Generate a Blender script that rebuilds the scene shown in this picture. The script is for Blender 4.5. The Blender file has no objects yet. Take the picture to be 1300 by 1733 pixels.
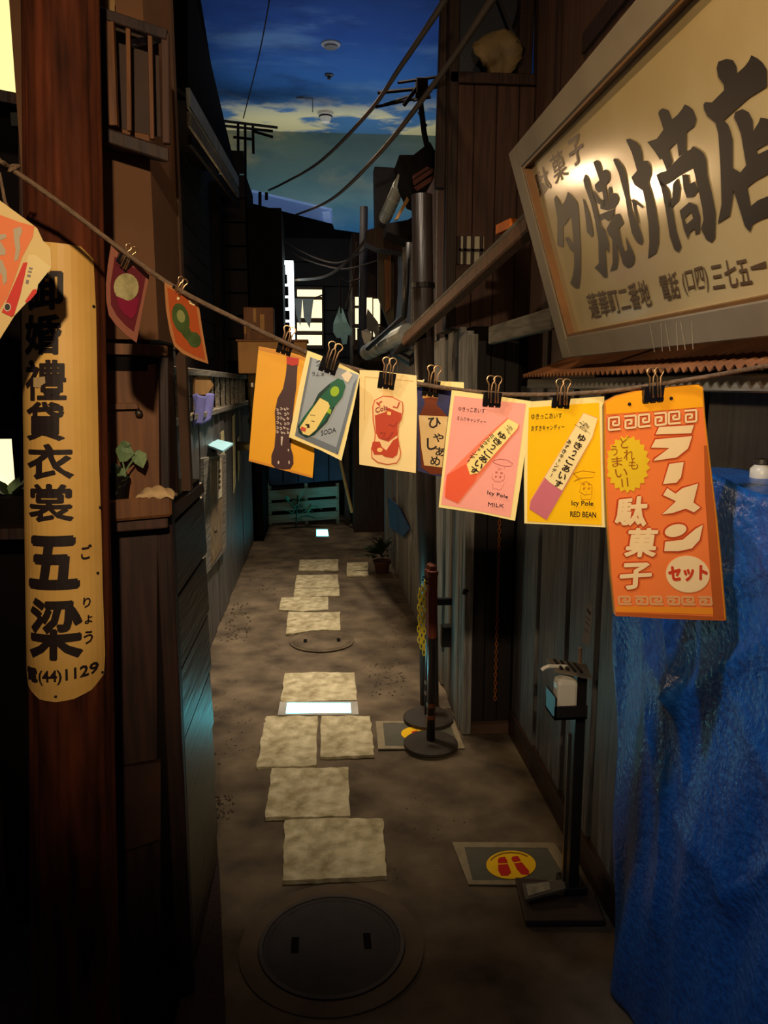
import bpy, bmesh, math, random
from mathutils import Vector as V, Matrix
from mathutils.geometry import tessellate_polygon
random.seed(7)
SC = bpy.context.scene
COL = SC.collection
# ------------------------------------------------------------------ camera
F = 1300.0; CX = 650.0; CY = 866.5
YAW = math.atan(110 / F); PITCH = math.atan(216.5 / F); CAM = V((0, 0, 1.75))
FWD = V((math.sin(YAW) * math.cos(PITCH), math.cos(YAW) * math.cos(PITCH), -math.sin(PITCH)))
RGT = V((math.cos(YAW), -math.sin(YAW), 0)); UP = RGT.cross(FWD)
cd = bpy.data.cameras.new('camera'); cd.sensor_fit = 'VERTICAL'; cd.sensor_height = 36; cd.lens = F / 1733 * 36
cd.clip_start = .05
cam = bpy.data.objects.new('camera', cd); COL.objects.link(cam)
cam.matrix_world = Matrix((RGT, UP, -FWD)).transposed().to_4x4(); cam.location = CAM
SC.camera = cam
# ------------------------------------------------------------------ world, exposure, lamps
SC.view_settings.view_transform = 'Standard'; SC.view_settings.look = 'None'
SC.view_settings.gamma = 1; SC.view_settings.use_curve_mapping = False; SC.view_settings.exposure = 0.0
w = bpy.data.worlds.new('night_hall'); SC.world = w; w.use_nodes = True
w.node_tree.nodes['Background'].inputs[0].default_value = (.010, .0085, .012, 1)
w.node_tree.nodes['Background'].inputs[1].default_value = 2.4
def lamp(name, kind, loc, power, col, to=None, size=.1, size_y=None, spot=60, blend=.6, spread=None):
    l = bpy.data.lights.new(name, kind); l.energy = power; l.color = col
    if kind == 'AREA':
        l.size = size
        if size_y: l.shape = 'RECTANGLE'; l.size_y = size_y
        if spread: l.spread = math.radians(spread)
    else: l.shadow_soft_size = size
    if kind == 'SPOT': l.spot_size = math.radians(spot); l.spot_blend = blend
    o = bpy.data.objects.new(name, l); COL.objects.link(o); o.location = loc
    if to is not None: o.rotation_euler = (V(to) - V(loc)).to_track_quat('-Z', 'Y').to_euler()
    return o
WARM = (1, .66, .34)
lamp('key_spot', 'SPOT', (.0, -.6, 2.38), 165, (1, .76, .48), (.07, 1.45, 1.98), .03, spot=63, blend=.85)
lamp('sign_spot', 'SPOT', (-.5, .75, 2.95), 40, (1, .74, .45), (.66, 1.5, 2.0), .03, spot=56, blend=.8)
lamp('corner_bulb', 'POINT', (.36, 2.1, 3.5), 15, WARM, size=.05)
lamp('alley_lamp', 'POINT', (-.82, 4.5, 2.0), 26, WARM, size=.035)
lamp('box_fill', 'POINT', (-.93, 5.4, 2.3), 13, WARM, size=.04)  # second unseen lamp, added to brighten the tan box and pipe
lamp('alley_spot', 'SPOT', (.42, 5.2, 4.9), 1050, (1, .81, .6), (-.02, 5.4, 0), .12, spot=52, blend=.95)
lamp('near_spot', 'SPOT', (.1, 3.8, 4.8), 270, (1, .81, .6), (-.05, 3.5, 0), .1, spot=36, blend=1)
lamp('pool_spot', 'SPOT', (.30, 5.9, 4.9), 55, (.86, .93, 1), (.30, 6.0, 0), .02, spot=8.5, blend=.9)
lamp('far_spot', 'SPOT', (.1, 8.6, 4.9), 200, (1, .76, .5), (-.05, 8.3, 0), .12, spot=44, blend=.95)
lamp('mural_uplight', 'AREA', (0, 10.6, 3.6), 44, (.9, .95, 1), (0, 10.9, 6), 3.2, .4)
lamp('sky_wash', 'AREA', (.2, 8.4, 4.3), 22, (.95, .97, 1), (.2, 7.6, 7), 2.5, 3)
lamp('tarp_spot', 'SPOT', (-1.15, .6, 3.7), 150, (.78, .87, 1), (.82, 1.4, 1.2), .06, spot=28, blend=1)
# ------------------------------------------------------------------ helpers
def lin(c):
    r = []
    for v in c[:3]:
        v /= 255.0
        r.append(v / 12.92 if v <= .04045 else ((v + .055) / 1.055) ** 2.4)
    return (*r, 1)
def ray(px, py): return RGT * ((px - CX) / F) - UP * ((py - CY) / F) + FWD
def pt(px, py, Y=None, X=None, Z=None):
    d = ray(px, py)
    if Y is not None: t = Y / d.y
    elif X is not None: t = X / d.x
    else: t = (Z - CAM.z) / d.z
    return CAM + d * t
def zz(ox, oy, s, pts): return [(ox + x / s, oy + y / s) for x, y in pts]
MATS = {}
def M(name, col, rough=.75, metal=0, var=.3, scale=6, st=(1, 1, 1), bump=.15, em=0, emcol=None, spec=.3, rand=.0, detail=5, col2=None, trans=0):
    if name in MATS: return MATS[name]
    m = bpy.data.materials.new(name); m.use_nodes = True; nt = m.node_tree; N = nt.nodes; L = nt.links
    b = N['Principled BSDF']; b.inputs['Roughness'].default_value = rough; b.inputs['Metallic'].default_value = metal
    b.inputs['Specular IOR Level'].default_value = spec
    if trans: b.inputs['Transmission Weight'].default_value = trans
    c = lin(col)
    tc = N.new('ShaderNodeTexCoord'); mp = N.new('ShaderNodeMapping'); L.new(tc.outputs['Object'], mp.inputs[0])
    mp.inputs['Scale'].default_value = st
    nz = N.new('ShaderNodeTexNoise'); L.new(mp.outputs[0], nz.inputs['Vector']); nz.inputs['Scale'].default_value = scale; nz.inputs['Detail'].default_value = detail
    rp = N.new('ShaderNodeValToRGB'); L.new(nz.outputs[0], rp.inputs[0])
    rp.color_ramp.elements[0].position = .3; rp.color_ramp.elements[1].position = .7
    c0 = lin(col2) if col2 else tuple(v * (1 - var) for v in c[:3]) + (1,)
    rp.color_ramp.elements[0].color = c0
    rp.color_ramp.elements[1].color = c if col2 else tuple(min(1, v * (1 + var * .6)) for v in c[:3]) + (1,)
    out = rp.outputs[0]
    if rand:
        oi = N.new('ShaderNodeObjectInfo'); mr = N.new('ShaderNodeMapRange'); L.new(oi.outputs['Random'], mr.inputs[0])
        mr.inputs[3].default_value = 1 - rand; mr.inputs[4].default_value = 1 + rand
        hs = N.new('ShaderNodeHueSaturation'); L.new(mr.outputs[0], hs.inputs['Value']); L.new(out, hs.inputs['Color']); out = hs.outputs[0]
    L.new(out, b.inputs['Base Color'])
    if bump:
        bp = N.new('ShaderNodeBump'); bp.inputs['Strength'].default_value = bump; bp.inputs['Distance'].default_value = .02
        L.new(nz.outputs[0], bp.inputs['Height']); L.new(bp.outputs[0], b.inputs['Normal'])
    if em:
        b.inputs['Emission Color'].default_value = lin(emcol or col); b.inputs['Emission Strength'].default_value = em
    MATS[name] = m; return m
VG = (14, 14, 1); HG = (14, 1, 14); XG = (1, 14, 14)      # grain along z, y, x
ORG = {}
class MB:
    def __init__(s): s.v = []; s.f = []
    def add(s, vs, fs):
        k = len(s.v); s.v += [V(p) for p in vs]; s.f += [[i + k for i in f] for f in fs]; return s
    def hexa(s, p):   # 0-3 bottom ring, 4-7 top ring
        return s.add(p, [(3, 2, 1, 0), (4, 5, 6, 7), (0, 1, 5, 4), (1, 2, 6, 5), (2, 3, 7, 6), (3, 0, 4, 7)])
    def box(s, x0, x1, y0, y1, z0, z1):
        return s.hexa([(x0, y0, z0), (x1, y0, z0), (x1, y1, z0), (x0, y1, z0), (x0, y0, z1), (x1, y0, z1), (x1, y1, z1), (x0, y1, z1)])
    def beam(s, p, q, w, h, up=(0, 0, 1)):
        p = V(p); q = V(q); d = (q - p).normalized(); u = V(up)
        if abs(d.dot(u)) > .98: u = V((0, 1, 0))
        a = d.cross(u).normalized() * (w / 2); b = a.cross(d).normalized() * (h / 2)
        return s.hexa([p - a - b, p + a - b, q + a - b, q - a - b, p - a + b, p + a + b, q + a + b, q - a + b])
    def slab(s, poly, t):
        poly = [V(p) for p in poly]; t = V(t); n = len(poly)
        tr = tessellate_polygon([poly])
        nn = V((0, 0, 0))
        for i in range(n): nn += poly[i].cross(poly[(i + 1) % n])
        fl = nn.dot(t) > 0
        fs = []
        for f in tr:
            a, b, c = f
            if ((poly[b] - poly[a]).cross(poly[c] - poly[a])).dot(t) > 0: a, b, c = c, b, a
            fs += [(a, b, c), (c + n, b + n, a + n)]
        for i in range(n):
            j = (i + 1) % n
            fs.append((i, j, j + n, i + n) if fl else (j, i, i + n, j + n))
        return s.add(poly + [p + t for p in poly], fs)
    def tube(s, pts, r, n=8, r1=None):
        pts = [V(p) for p in pts]; k = len(pts); vs = []; fs = []; prev = None
        for i, p in enumerate(pts):
            d = (pts[min(i + 1, k - 1)] - pts[max(i - 1, 0)]).normalized()
            u = prev if prev is not None else (V((0, 0, 1)) if abs(d.z) < .9 else V((1, 0, 0)))
            a = d.cross(u).normalized(); b = a.cross(d).normalized(); prev = b
            rr = r if r1 is None else r + (r1 - r) * i / (k - 1)
            vs += [p + a * (rr * math.cos(6.2832 * j / n)) + b * (rr * math.sin(6.2832 * j / n)) for j in range(n)]
        for i in range(k - 1):
            for j in range(n):
                fs.append((i * n + j, i * n + (j + 1) % n, (i + 1) * n + (j + 1) % n, (i + 1) * n + j))
        fs += [tuple(range(n))[::-1], tuple((k - 1) * n + j for j in range(n))]
        return s.add(vs, fs)
    def lathe(s, prof, c, n=28, ax=None):
        c = V(c); ax = V(ax or (0, 0, 1)).normalized(); a = ax.orthogonal().normalized(); b = ax.cross(a); vs = []; fs = []
        for r, z in prof: vs += [c + ax * z + a * (r * math.cos(6.2832 * j / n)) + b * (r * math.sin(6.2832 * j / n)) for j in range(n)]
        for i in range(len(prof) - 1):
            for j in range(n): fs.append((i * n + j, i * n + (j + 1) % n, (i + 1) * n + (j + 1) % n, (i + 1) * n + j))
        fs += [tuple(range(n))[::-1], tuple((len(prof) - 1) * n + j for j in range(n))]
        return s.add(vs, fs)
    def grid(s, fn, nu, nv):
        vs = [fn(i / nu, j / nv) for i in range(nu + 1) for j in range(nv + 1)]
        fs = [(i * (nv + 1) + j, (i + 1) * (nv + 1) + j, (i + 1) * (nv + 1) + j + 1, i * (nv + 1) + j + 1) for i in range(nu) for j in range(nv)]
        return s.add(vs, fs)
def obj(name, mb, mat, parent=None, smooth=False, bev=0, kind=None, solid=0):
    me = bpy.data.meshes.new(name)
    if parent is not None: off = ORG[parent.name]
    else:
        xs = [p.x for p in mb.v]; ys = [p.y for p in mb.v]; zs = [p.z for p in mb.v]
        off = V(((min(xs) + max(xs)) / 2, (min(ys) + max(ys)) / 2, min(zs)))
    me.from_pydata([tuple(p - off) for p in mb.v], [], mb.f)
    for mm in (mat if isinstance(mat, list) else [mat]): me.materials.append(mm)
    if smooth: me.polygons.foreach_set('use_smooth', [True] * len(me.polygons))
    o = bpy.data.objects.new(name, me); COL.objects.link(o)
    if parent is None: o.location = off
    else: o.parent = parent
    ORG[o.name] = off
    if solid:
        m = o.modifiers.new('solid', 'SOLIDIFY'); m.thickness = solid; m.offset = 0
    if bev:
        m = o.modifiers.new('bevel', 'BEVEL'); m.width = bev; m.segments = 1; m.limit_method = 'ANGLE'
    if kind: o['kind'] = kind
    return o
def tag(o, label, cat, group=None, kind=None):
    o['label'] = label; o['category'] = cat
    if group: o['group'] = group
    if kind: o['kind'] = kind
    return o
def thing(name, label, cat, loc, group=None, kind=None):
    o = bpy.data.objects.new(name, None); COL.objects.link(o); o.location = loc; o.empty_display_size = .05
    ORG[o.name] = V(loc); return tag(o, label, cat, group, kind)
def one(name, mb, mat, label, cat, group=None, kind=None, **k): return tag(obj(name, mb, mat, **k), label, cat, group, kind)
# flat print on surfaces: a surface maps photo pixels to its own (u, v) and (u, v, height) to space
class Surf:
    def __init__(s, o, eu, ev, curl=0, cw=.08, cols=()):
        s.o = V(o); s.eu = V(eu).normalized(); s.ev = V(ev).normalized(); s.n = s.eu.cross(s.ev); s.curl = curl; s.cw = cw; s.cols = cols
    def to2(s, px, py):
        d = ray(px, py); t = (s.o - CAM).dot(s.n) / d.dot(s.n); q = CAM + d * t - s.o
        return (q.dot(s.eu), q.dot(s.ev))
    def map(s, u, v, h): return s.o + s.eu * u + s.ev * v + s.n * (h + s.curl * (u / s.cw) ** 2)
def hang(px, py, Y, yaw=0, pitch=0, curl=0, cw=.08):
    a = math.radians(yaw); b = math.radians(pitch)
    eu = V((math.cos(a), math.sin(a), 0)); n0 = V((math.sin(a), -math.cos(a), 0))
    ev = V((0, 0, 1)) * math.cos(b) + n0 * math.sin(b)
    return Surf(pt(px, py, Y=Y), eu, ev, curl, cw, [k * cw / 4 for k in range(-8, 9)] if curl else ())
class Round(Surf):   # round a leaning pole
    def __init__(s, p0, p1, R, y0, y1, xc0, xc1, hw):
        s.p0 = V(p0); s.p1 = V(p1); s.R = R; s.y = (y0, y1); s.xc = (xc0, xc1); s.hw = hw; s.cols = [k * .15 for k in range(-9, 10)]
    def to2(s, px, py):
        t = (py - s.y[0]) / (s.y[1] - s.y[0]); xc = s.xc[0] + (s.xc[1] - s.xc[0]) * t
        return (math.asin(max(-.985, min(.985, (px - xc) / s.hw))), t)
    def map(s, u, v, h):
        c = s.p0 + (s.p1 - s.p0) * v; return c + V((math.sin(u), -math.cos(u), 0)) * (s.R[0] + (s.R[1] - s.R[0]) * v + h)
GL = {}
def glyph(st, bold):
    k = (st, bold)
    if k not in GL:
        c = bpy.data.curves.new('t', 'FONT'); c.body = st; c.offset = bold; c.resolution_u = 2
        o = bpy.data.objects.new('t', c); me = bpy.data.meshes.new_from_object(o)
        if bold and (max(v.co.y for v in me.vertices) - min(v.co.y for v in me.vertices) > 1.4 or min(v.co.x for v in me.vertices) < -.3):
            bpy.data.objects.remove(o); bpy.data.curves.remove(c); bpy.data.meshes.remove(me); GL[k] = glyph(st, 0); return GL[k]
        vs = [(v.co.x, v.co.y) for v in me.vertices]; fs = [tuple(p.vertices) for p in me.polygons]
        bpy.data.objects.remove(o); bpy.data.curves.remove(c); bpy.data.meshes.remove(me)
        x0 = min(v[0] for v in vs); x1 = max(v[0] for v in vs); y0 = min(v[1] for v in vs); y1 = max(v[1] for v in vs)
        GL[k] = ([((x - x0) / (x1 - x0), (y1 - y) / (y1 - y0)) for x, y in vs], fs)
    return GL[k]
def T(st, q, bold=.01):
    """text st whose inked box fills the pixel quad q (TL, TR, BR, BL) or box (x0, y0, x1, y1)"""
    if len(q) == 4 and not hasattr(q[0], '__len__'): q = [(q[0], q[1]), (q[2], q[1]), (q[2], q[3]), (q[0], q[3])]
    plain = any(c in '番御裳' for c in st)
    vs, fs = glyph(st, 0 if plain else min(bold, .014)); o = []; k = len(vs)
    if bold > .018 or plain:      # embolden by stacking shifted copies
        e = bold if plain else bold - .012; n = len(st); vs = [(.5 + (s - .5) * (1 - 2 * e / n) + dx * e / n, .5 + (t - .5) * (1 - 2 * e) + dy * e) for dx, dy in ((-1, 0), (1, 0), (0, -1), (0, 1), (-.6, -.6), (.6, .6)) for s, t in vs]
        fs = [tuple(i + k * c for i in f) for c in range(6) for f in fs]
    for s, t in vs:
        o.append(tuple((q[0][i] * (1 - s) + q[1][i] * s) * (1 - t) + (q[3][i] * (1 - s) + q[2][i] * s) * t for i in (0, 1)))
    return (o, fs, k)
def E(cx, cy, rx, ry=None, rot=0, n=28):
    ry = ry or rx; a = math.radians(rot); r = []
    for i in range(n):
        x = rx * math.cos(6.2832 * i / n); y = ry * math.sin(6.2832 * i / n)
        r.append((cx + x * math.cos(a) - y * math.sin(a), cy + x * math.sin(a) + y * math.cos(a)))
    return r
def S(pts, w, w1=None):
    """brush stroke along pts as a polygon"""
    n = len(pts); L_ = []; R_ = []
    for i, (x, y) in enumerate(pts):
        a = pts[max(i - 1, 0)]; b = pts[min(i + 1, n - 1)]; dx, dy = b[0] - a[0], b[1] - a[1]; l = math.hypot(dx, dy) or 1
        ww = (w if w1 is None else w + (w1 - w) * i / (n - 1)) / 2
        L_.append((x - dy / l * ww, y + dx / l * ww)); R_.append((x + dy / l * ww, y - dx / l * ww))
    return L_ + R_[::-1]
def grow(poly, d):
    n = len(poly); A = sum(poly[i][0] * poly[(i + 1) % n][1] - poly[(i + 1) % n][0] * poly[i][1] for i in range(n)); s = 1 if A > 0 else -1; r = []
    for i in range(n):
        ns = []
        for p, q in ((poly[i - 1], poly[i]), (poly[i], poly[(i + 1) % n])):
            dx, dy = q[0] - p[0], q[1] - p[1]; l = math.hypot(dx, dy) or 1; ns.append((dy / l * s, -dx / l * s))
        mx, my = ns[0][0] + ns[1][0], ns[0][1] + ns[1][1]; l = max(.8, math.hypot(mx, my))
        r.append((poly[i][0] + mx / l * d, poly[i][1] + my / l * d))
    return r
def layer(sf, name, shapes, mat, parent, h, thick=0, label=None):
    bm = bmesh.new()
    for sh in shapes:
        kc = 10 ** 6
        if isinstance(sh, tuple): vs, fs, kc = sh
        else:
            vs = sh; fs = [tuple(f) for f in tessellate_polygon([[V((x, y, 0)) for x, y in sh]])]
        bv = [bm.verts.new((*sf.to2(*p), 2.5e-5 * (i // kc))) for i, p in enumerate(vs)]
        for f in fs:
            try: bm.faces.new([bv[i] for i in f])
            except ValueError: pass
    if len(sf.cols):
        for c in sf.cols:
            bmesh.ops.bisect_plane(bm, geom=bm.verts[:] + bm.edges[:] + bm.faces[:], plane_co=(c, 0, 0), plane_no=(1, 0, 0))
    bm.normal_update()
    bm.verts.index_update()
    vs = [v.co.copy() for v in bm.verts]; mb = MB(); n = len(vs); fs = []
    sgn = 1
    for f in bm.faces:
        ix = [v.index for v in f.verts]
        if f.normal.z < 0: ix.reverse()
        fs.append(ix)
    pts = [sf.map(v.x, v.y, h + v.z) for v in vs]
    if thick:
        pts += [sf.map(v.x, v.y, h - thick) for v in vs]
        back = [[i + n for i in reversed(f)] for f in fs]
        cnt = {}
        for f in fs:
            for a, b in zip(f, f[1:] + f[:1]): cnt[(a, b)] = 1
        side = [[b, a, a + n, b + n] for (a, b) in cnt if (b, a) not in cnt]
        fs = fs + back + side
    bm.free(); mb.add(pts, fs)
    o = obj(name, mb, mat, parent)
    if len(shapes) > 1 and 'lettering' in name: o['kind'] = 'stuff'
    if label: o['label'] = label
    return o
# ------------------------------------------------------------------ materials
m_floor = M('packed_earth', (118, 104, 84), .92, scale=4.5, bump=.9, col2=(62, 53, 43), detail=13)
m_stone = M('tuff_stone', (208, 198, 164), .9, scale=17, bump=1.0, col2=(142, 130, 96), detail=5, rand=.06)
m_plaster = M('brown_plaster', (104, 70, 44), .85, var=.18, scale=5, bump=.1)
m_plaster2 = M('dark_plaster', (80, 58, 44), .9, var=.2, scale=5)
m_pole = M('old_pole_wood', (96, 46, 24), .8, scale=6, st=(5, 5, .7), bump=.25, col2=(34, 16, 10), detail=8, spec=.12)
m_dwood = M('dark_wood', (54, 34, 26), .6, scale=4, st=VG, bump=.25, col2=(30, 19, 16), rand=.15)
m_dwoodh = M('dark_wood_level', (62, 40, 30), .45, scale=3, st=HG, bump=.2, col2=(36, 23, 19), rand=.15, spec=.5)
m_bwood = M('brown_wood', (120, 76, 42), .6, scale=4, st=VG, bump=.2, col2=(84, 52, 30), rand=.1)
m_red = M('red_brown_wood', (80, 54, 42), .7, scale=4, st=VG, bump=.2, col2=(58, 39, 31), rand=.08)
m_grey = M('weathered_board', (146, 142, 134), .8, scale=4, st=VG, bump=.3, col2=(86, 84, 82), rand=.16)
m_greyh = M('weathered_rail', (138, 132, 118), .8, scale=4, st=HG, bump=.25, col2=(90, 86, 80), rand=.1)
m_fence = M('blue_grey_board', (108, 106, 104), .5, scale=4, st=VG, bump=.2, col2=(60, 58, 58), rand=.15, spec=.5)
m_black = M('black_stain', (22, 18, 18), .95, var=.3, scale=5, rand=.2, spec=.06)
m_iron = M('black_iron', (34, 32, 32), .42, metal=.3, var=.2, bump=.03, spec=.5)
m_disc = M('grey_cast_base', (62, 56, 50), .7, var=.2, scale=20)
m_steel = M('dull_steel', (120, 112, 100), .35, metal=.9, var=.15, bump=.02)
m_brass = M('wire_bronze', (205, 165, 120), .3, metal=.9, var=.1, bump=0)
m_clip = M('clip_black', (22, 20, 21), .35, var=.1, bump=0, spec=.5)
m_rope = M('brown_cord', (104, 82, 62), .8, scale=90, bump=.4)
m_cable = M('dark_cable', (72, 56, 42), .7, var=.2)
m_paper = M('cream_card', (248, 226, 150), .6, var=.03, scale=12, bump=.03)
m_signp = M('pole_board_paint', (224, 178, 96), .5, scale=5, bump=.06, col2=(198, 150, 74), detail=6)
m_ink = M('black_ink', (34, 22, 20), .6, var=.1, bump=0)
m_ink2 = M('faded_ink', (38, 31, 29), .45, var=.12, scale=3, bump=0, spec=.2)
m_ink3 = M('washed_ink', (84, 62, 42), .4, var=.12, scale=30, bump=0)
def flat(name, c, rough=.5, var=.05): return M(name, c, rough, var=var, scale=14, bump=.02)
m_lit = M('lit_shoji_paper', (255, 240, 196), .8, var=.02, bump=0, em=1.25, emcol=(255, 236, 190))
m_litsign = M('lit_fascia', (240, 255, 255), .5, var=.01, bump=0, em=7, emcol=(232, 252, 255))
m_box = M('lit_lamp_panel', (255, 240, 150), .6, var=.02, bump=0, em=.95, emcol=(250, 240, 165))
m_led = M('cyan_led_glass', (190, 250, 255), .3, var=.01, bump=0, em=14, emcol=(88, 240, 255))
m_leaf = M('leaf_green', (130, 150, 108), .4, scale=12, bump=.1, col2=(80, 104, 66), spec=.5, rand=.2)
m_dleaf = M('leaf_dark', (38, 48, 30), .5, scale=12, bump=.1, rand=.3)
m_pot = M('clay_pot', (70, 40, 32), .8)
m_white = M('white_plastic', (206, 200, 186), .35, var=.03, bump=0, spec=.5)
m_tarp = M('blue_tarp', (32, 92, 164), .34, scale=60, bump=.3, col2=(19, 66, 134), spec=.5, detail=3)
m_yel = flat('yellow_print', (250, 200, 20))
m_redp = flat('red_print', (196, 40, 30))
m_vinyl = M('floor_vinyl', (92, 90, 78), .5, var=.15, scale=9, bump=.05)
m_tape = M('clear_tape', (146, 134, 108), .5, var=.25, scale=20, bump=.1)
m_chain = M('yellow_chain_plastic', (244, 220, 50), .4, var=.05, bump=0)
m_rust = M('rusty_chain', (150, 84, 40), .7)
m_cloth = M('pale_blue_cloth', (160, 214, 230), .9, var=.15, scale=9)
m_greyc = M('grey_cloth', (120, 118, 112), .9, var=.15, scale=9)
m_lav = M('lavender_cloth', (112, 112, 176), .9, var=.2, scale=9)
m_tin = M('grey_tin', (178, 180, 170), .55, scale=5, bump=.1, col2=(130, 132, 128))
m_tan = M('tan_board', (176, 132, 78), .7, scale=5, bump=.06, col2=(150, 110, 64))
m_corr = M('rusted_tin', (150, 98, 58), .7, scale=6, bump=.1, col2=(104, 66, 42))
m_tile = M('red_roof_tile', (92, 50, 42), .7, rand=.15)
m_navy = M('navy_panel', (46, 66, 92), .7, var=.2)
m_pale = M('pale_blue_glow', (150, 172, 206), .7, var=.06, em=.3, emcol=(84, 118, 172))  # weak emission put in so the parapet slab looks backlit
ZC = pt(600, 226, Y=11.5).z
# painted hall: mural of dusk clouds on ceiling and end wall
def mural(name, wall):
    m = bpy.data.materials.new(name); m.use_nodes = True; nt = m.node_tree; N = nt.nodes; L = nt.links; b = N['Principled BSDF']
    b.inputs['Roughness'].default_value = .9; b.inputs['Specular IOR Level'].default_value = .05
    g = N.new('ShaderNodeNewGeometry'); sp = N.new('ShaderNodeSeparateXYZ'); L.new(g.outputs['Position'], sp.inputs[0])
    def noise(sc, st, det, off):
        mp = N.new('ShaderNodeMapping'); L.new(g.outputs['Position'], mp.inputs[0]); mp.inputs['Scale'].default_value = st; mp.inputs['Location'].default_value = off
        nz = N.new('ShaderNodeTexNoise'); nz.inputs['Scale'].default_value = sc; nz.inputs['Detail'].default_value = det; nz.inputs['Roughness'].default_value = .6; L.new(mp.outputs[0], nz.inputs[0]); return nz.outputs[0]
    def rng(sock, a, c, o0=0, o1=1):
        r = N.new('ShaderNodeMapRange'); L.new(sock, r.inputs[0]); r.interpolation_type = 'SMOOTHSTEP'
        for k, v in zip((1, 2, 3, 4), (a, c, o0, o1)): r.inputs[k].default_value = v
        return r.outputs[0]
    def mul(a, c):
        q = N.new('ShaderNodeMath'); q.operation = 'MULTIPLY'; L.new(a, q.inputs[0]); L.new(c, q.inputs[1]); return q.outputs[0]
    def mix(f, a, c):
        q = N.new('ShaderNodeMix'); q.data_type = 'RGBA'; L.new(f, q.inputs[0]); L.new(a, q.inputs[6]); q.inputs[7].default_value = lin(c); return q.outputs[2]
    r = N.new('ShaderNodeValToRGB'); el = r.color_ramp.elements
    L.new(rng(sp.outputs['Z' if wall else 'Y'], 3.2 if wall else 5.0, ZC if wall else 11.5), r.inputs[0])
    st = [(0, (22, 40, 80)), (.3, (44, 92, 128)), (.6, (78, 112, 116)), (1, (92, 112, 104))] if wall else [(0, (26, 44, 92)), (.55, (30, 62, 124)), (.85, (44, 88, 144)), (1, (70, 112, 150))]
    el[0].color = lin(st[0][1]); el[1].color = lin(st[-1][1])
    for p, c in st[1:-1]: e = el.new(p); e.color = lin(c)
    c = r.outputs[0]
    c = mix(rng(noise(1.1, (.6, 1.3, 1.8), 6, (3, 1, 0)), .47, .72, 0, .55), c, (120, 134, 130) if wall else (86, 120, 158))
    c = mix(rng(noise(1.5, (.7, 1.0, 1.6), 5, (8, 4, 2)), .5, .75, 0, .4), c, (50, 84, 104) if wall else (16, 26, 56))
    if wall: c = mix(mul(rng(noise(.9, (.9, 1, 1.7), 6, (2.6, 0, 1)), .46, .62), rng(sp.outputs['Z'], 4.3, ZC)), c, (160, 150, 112))
    else: c = mix(mul(rng(noise(1.25, (.75, 1.1, 1), 7, (1.2, .6, 0)), .44, .56), rng(sp.outputs['Y'], 9.9, 11.1)), c, (214, 202, 150))
    L.new(c, b.inputs['Base Color']); return m
m_sky = mural('painted_sky', False); m_skyw = mural('painted_horizon', True)
def struct(o, label, cat): return tag(o, label, cat, None, 'structure')
# ------------------------------------------------------------------ the hall
mb = MB(); mb.grid(lambda u, v: V((-3.2 + 6.4 * u, -.6 + 12.6 * v, .004 * math.sin(u * 37 + v * 11) * math.sin(v * 53 + u * 7) - .004)), 48, 90)
fl = struct(obj('floor', mb, m_floor, smooth=True), 'uneven packed earth floor of the narrow alley', 'floor')
mb = MB(); mb.box(-4, 4, -1, 11.6, ZC, ZC + .1)
struct(obj('ceiling', mb, m_sky), 'ceiling painted as a deep blue dusk sky with clouds', 'ceiling')
mb = MB(); mb.box(-4, 4, 11.5, 11.6, 0, ZC)
struct(obj('wall_back', mb, m_skyw), 'end wall painted as a blue green horizon under clouds', 'wall')
# ------------------------------------------------------------------ stepping stones
ST = [([(482, 1388), (565, 1384), (648, 1385), (651, 1430), (655, 1482), (570, 1486), (478, 1490), (480, 1440)], 'largest pale stepping stone, just behind the near manhole cover'),
      ([(460, 1300), (530, 1299), (590, 1298), (593, 1380), (520, 1382), (449, 1383), (455, 1340)], 'second pale stepping stone behind the near manhole cover'),
      ([(450, 1212), (538, 1211), (536, 1294), (434, 1298), (440, 1262), (446, 1225)], 'pale stepping stone left of the narrow gap below the light strip'),
      ([(544, 1211), (627, 1211), (631, 1250), (634, 1277), (542, 1280)], 'pale stepping stone right of the narrow gap below the light strip'),
      ([(482, 1139), (540, 1137), (600, 1138), (604, 1185), (475, 1187)], 'bright stepping stone touching the far edge of the light strip'),
      ([(488, 1035), (530, 1036), (576, 1035), (576, 1066), (530, 1066), (484, 1073)], 'stepping stone with a jagged near edge, behind the far manhole cover'),
      ([(476, 1011), (556, 1010), (556, 1031), (510, 1034), (472, 1031)], 'stepping stone jutting furthest to one side of the path'),
      ([(499, 996), (574, 994), (575, 1008), (497, 1010)], 'thin stepping stone pressed against a wider one behind it'),
      ([(502, 973), (572, 972), (573, 985), (574, 993), (499, 995)], 'stepping stone with a chipped corner, third from the far path end'),
      ([(507, 947), (573, 946), (573, 965), (505, 965)], 'farthest stepping stone of the main row, under the small floor light'),
      ([(587, 952), (623, 951), (624, 973), (587, 974)], 'small square stepping stone lying alone beside the row')]
for i, (q, lb) in enumerate(ST):
    top = []
    n = len(q)
    for k in range(n):
        a, b = q[k], q[(k + 1) % n]
        m = 6 if i < 6 else 3
        for j in range(m):
            t = j / m; jx = random.uniform(-1.6, 1.6) if j else 0; jy = random.uniform(-1, 1) if j else 0
            if i >= 5: jx *= .5; jy *= .4
            top.append(pt(a[0] + (b[0] - a[0]) * t + jx, a[1] + (b[1] - a[1]) * t + jy, Z=.014))
    mb = MB(); mb.slab(top, (0, 0, -.018))
    one('stepping_stone', mb, m_stone, lb, 'stepping stone', 'stepping stones down the alley', bev=.003)
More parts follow.
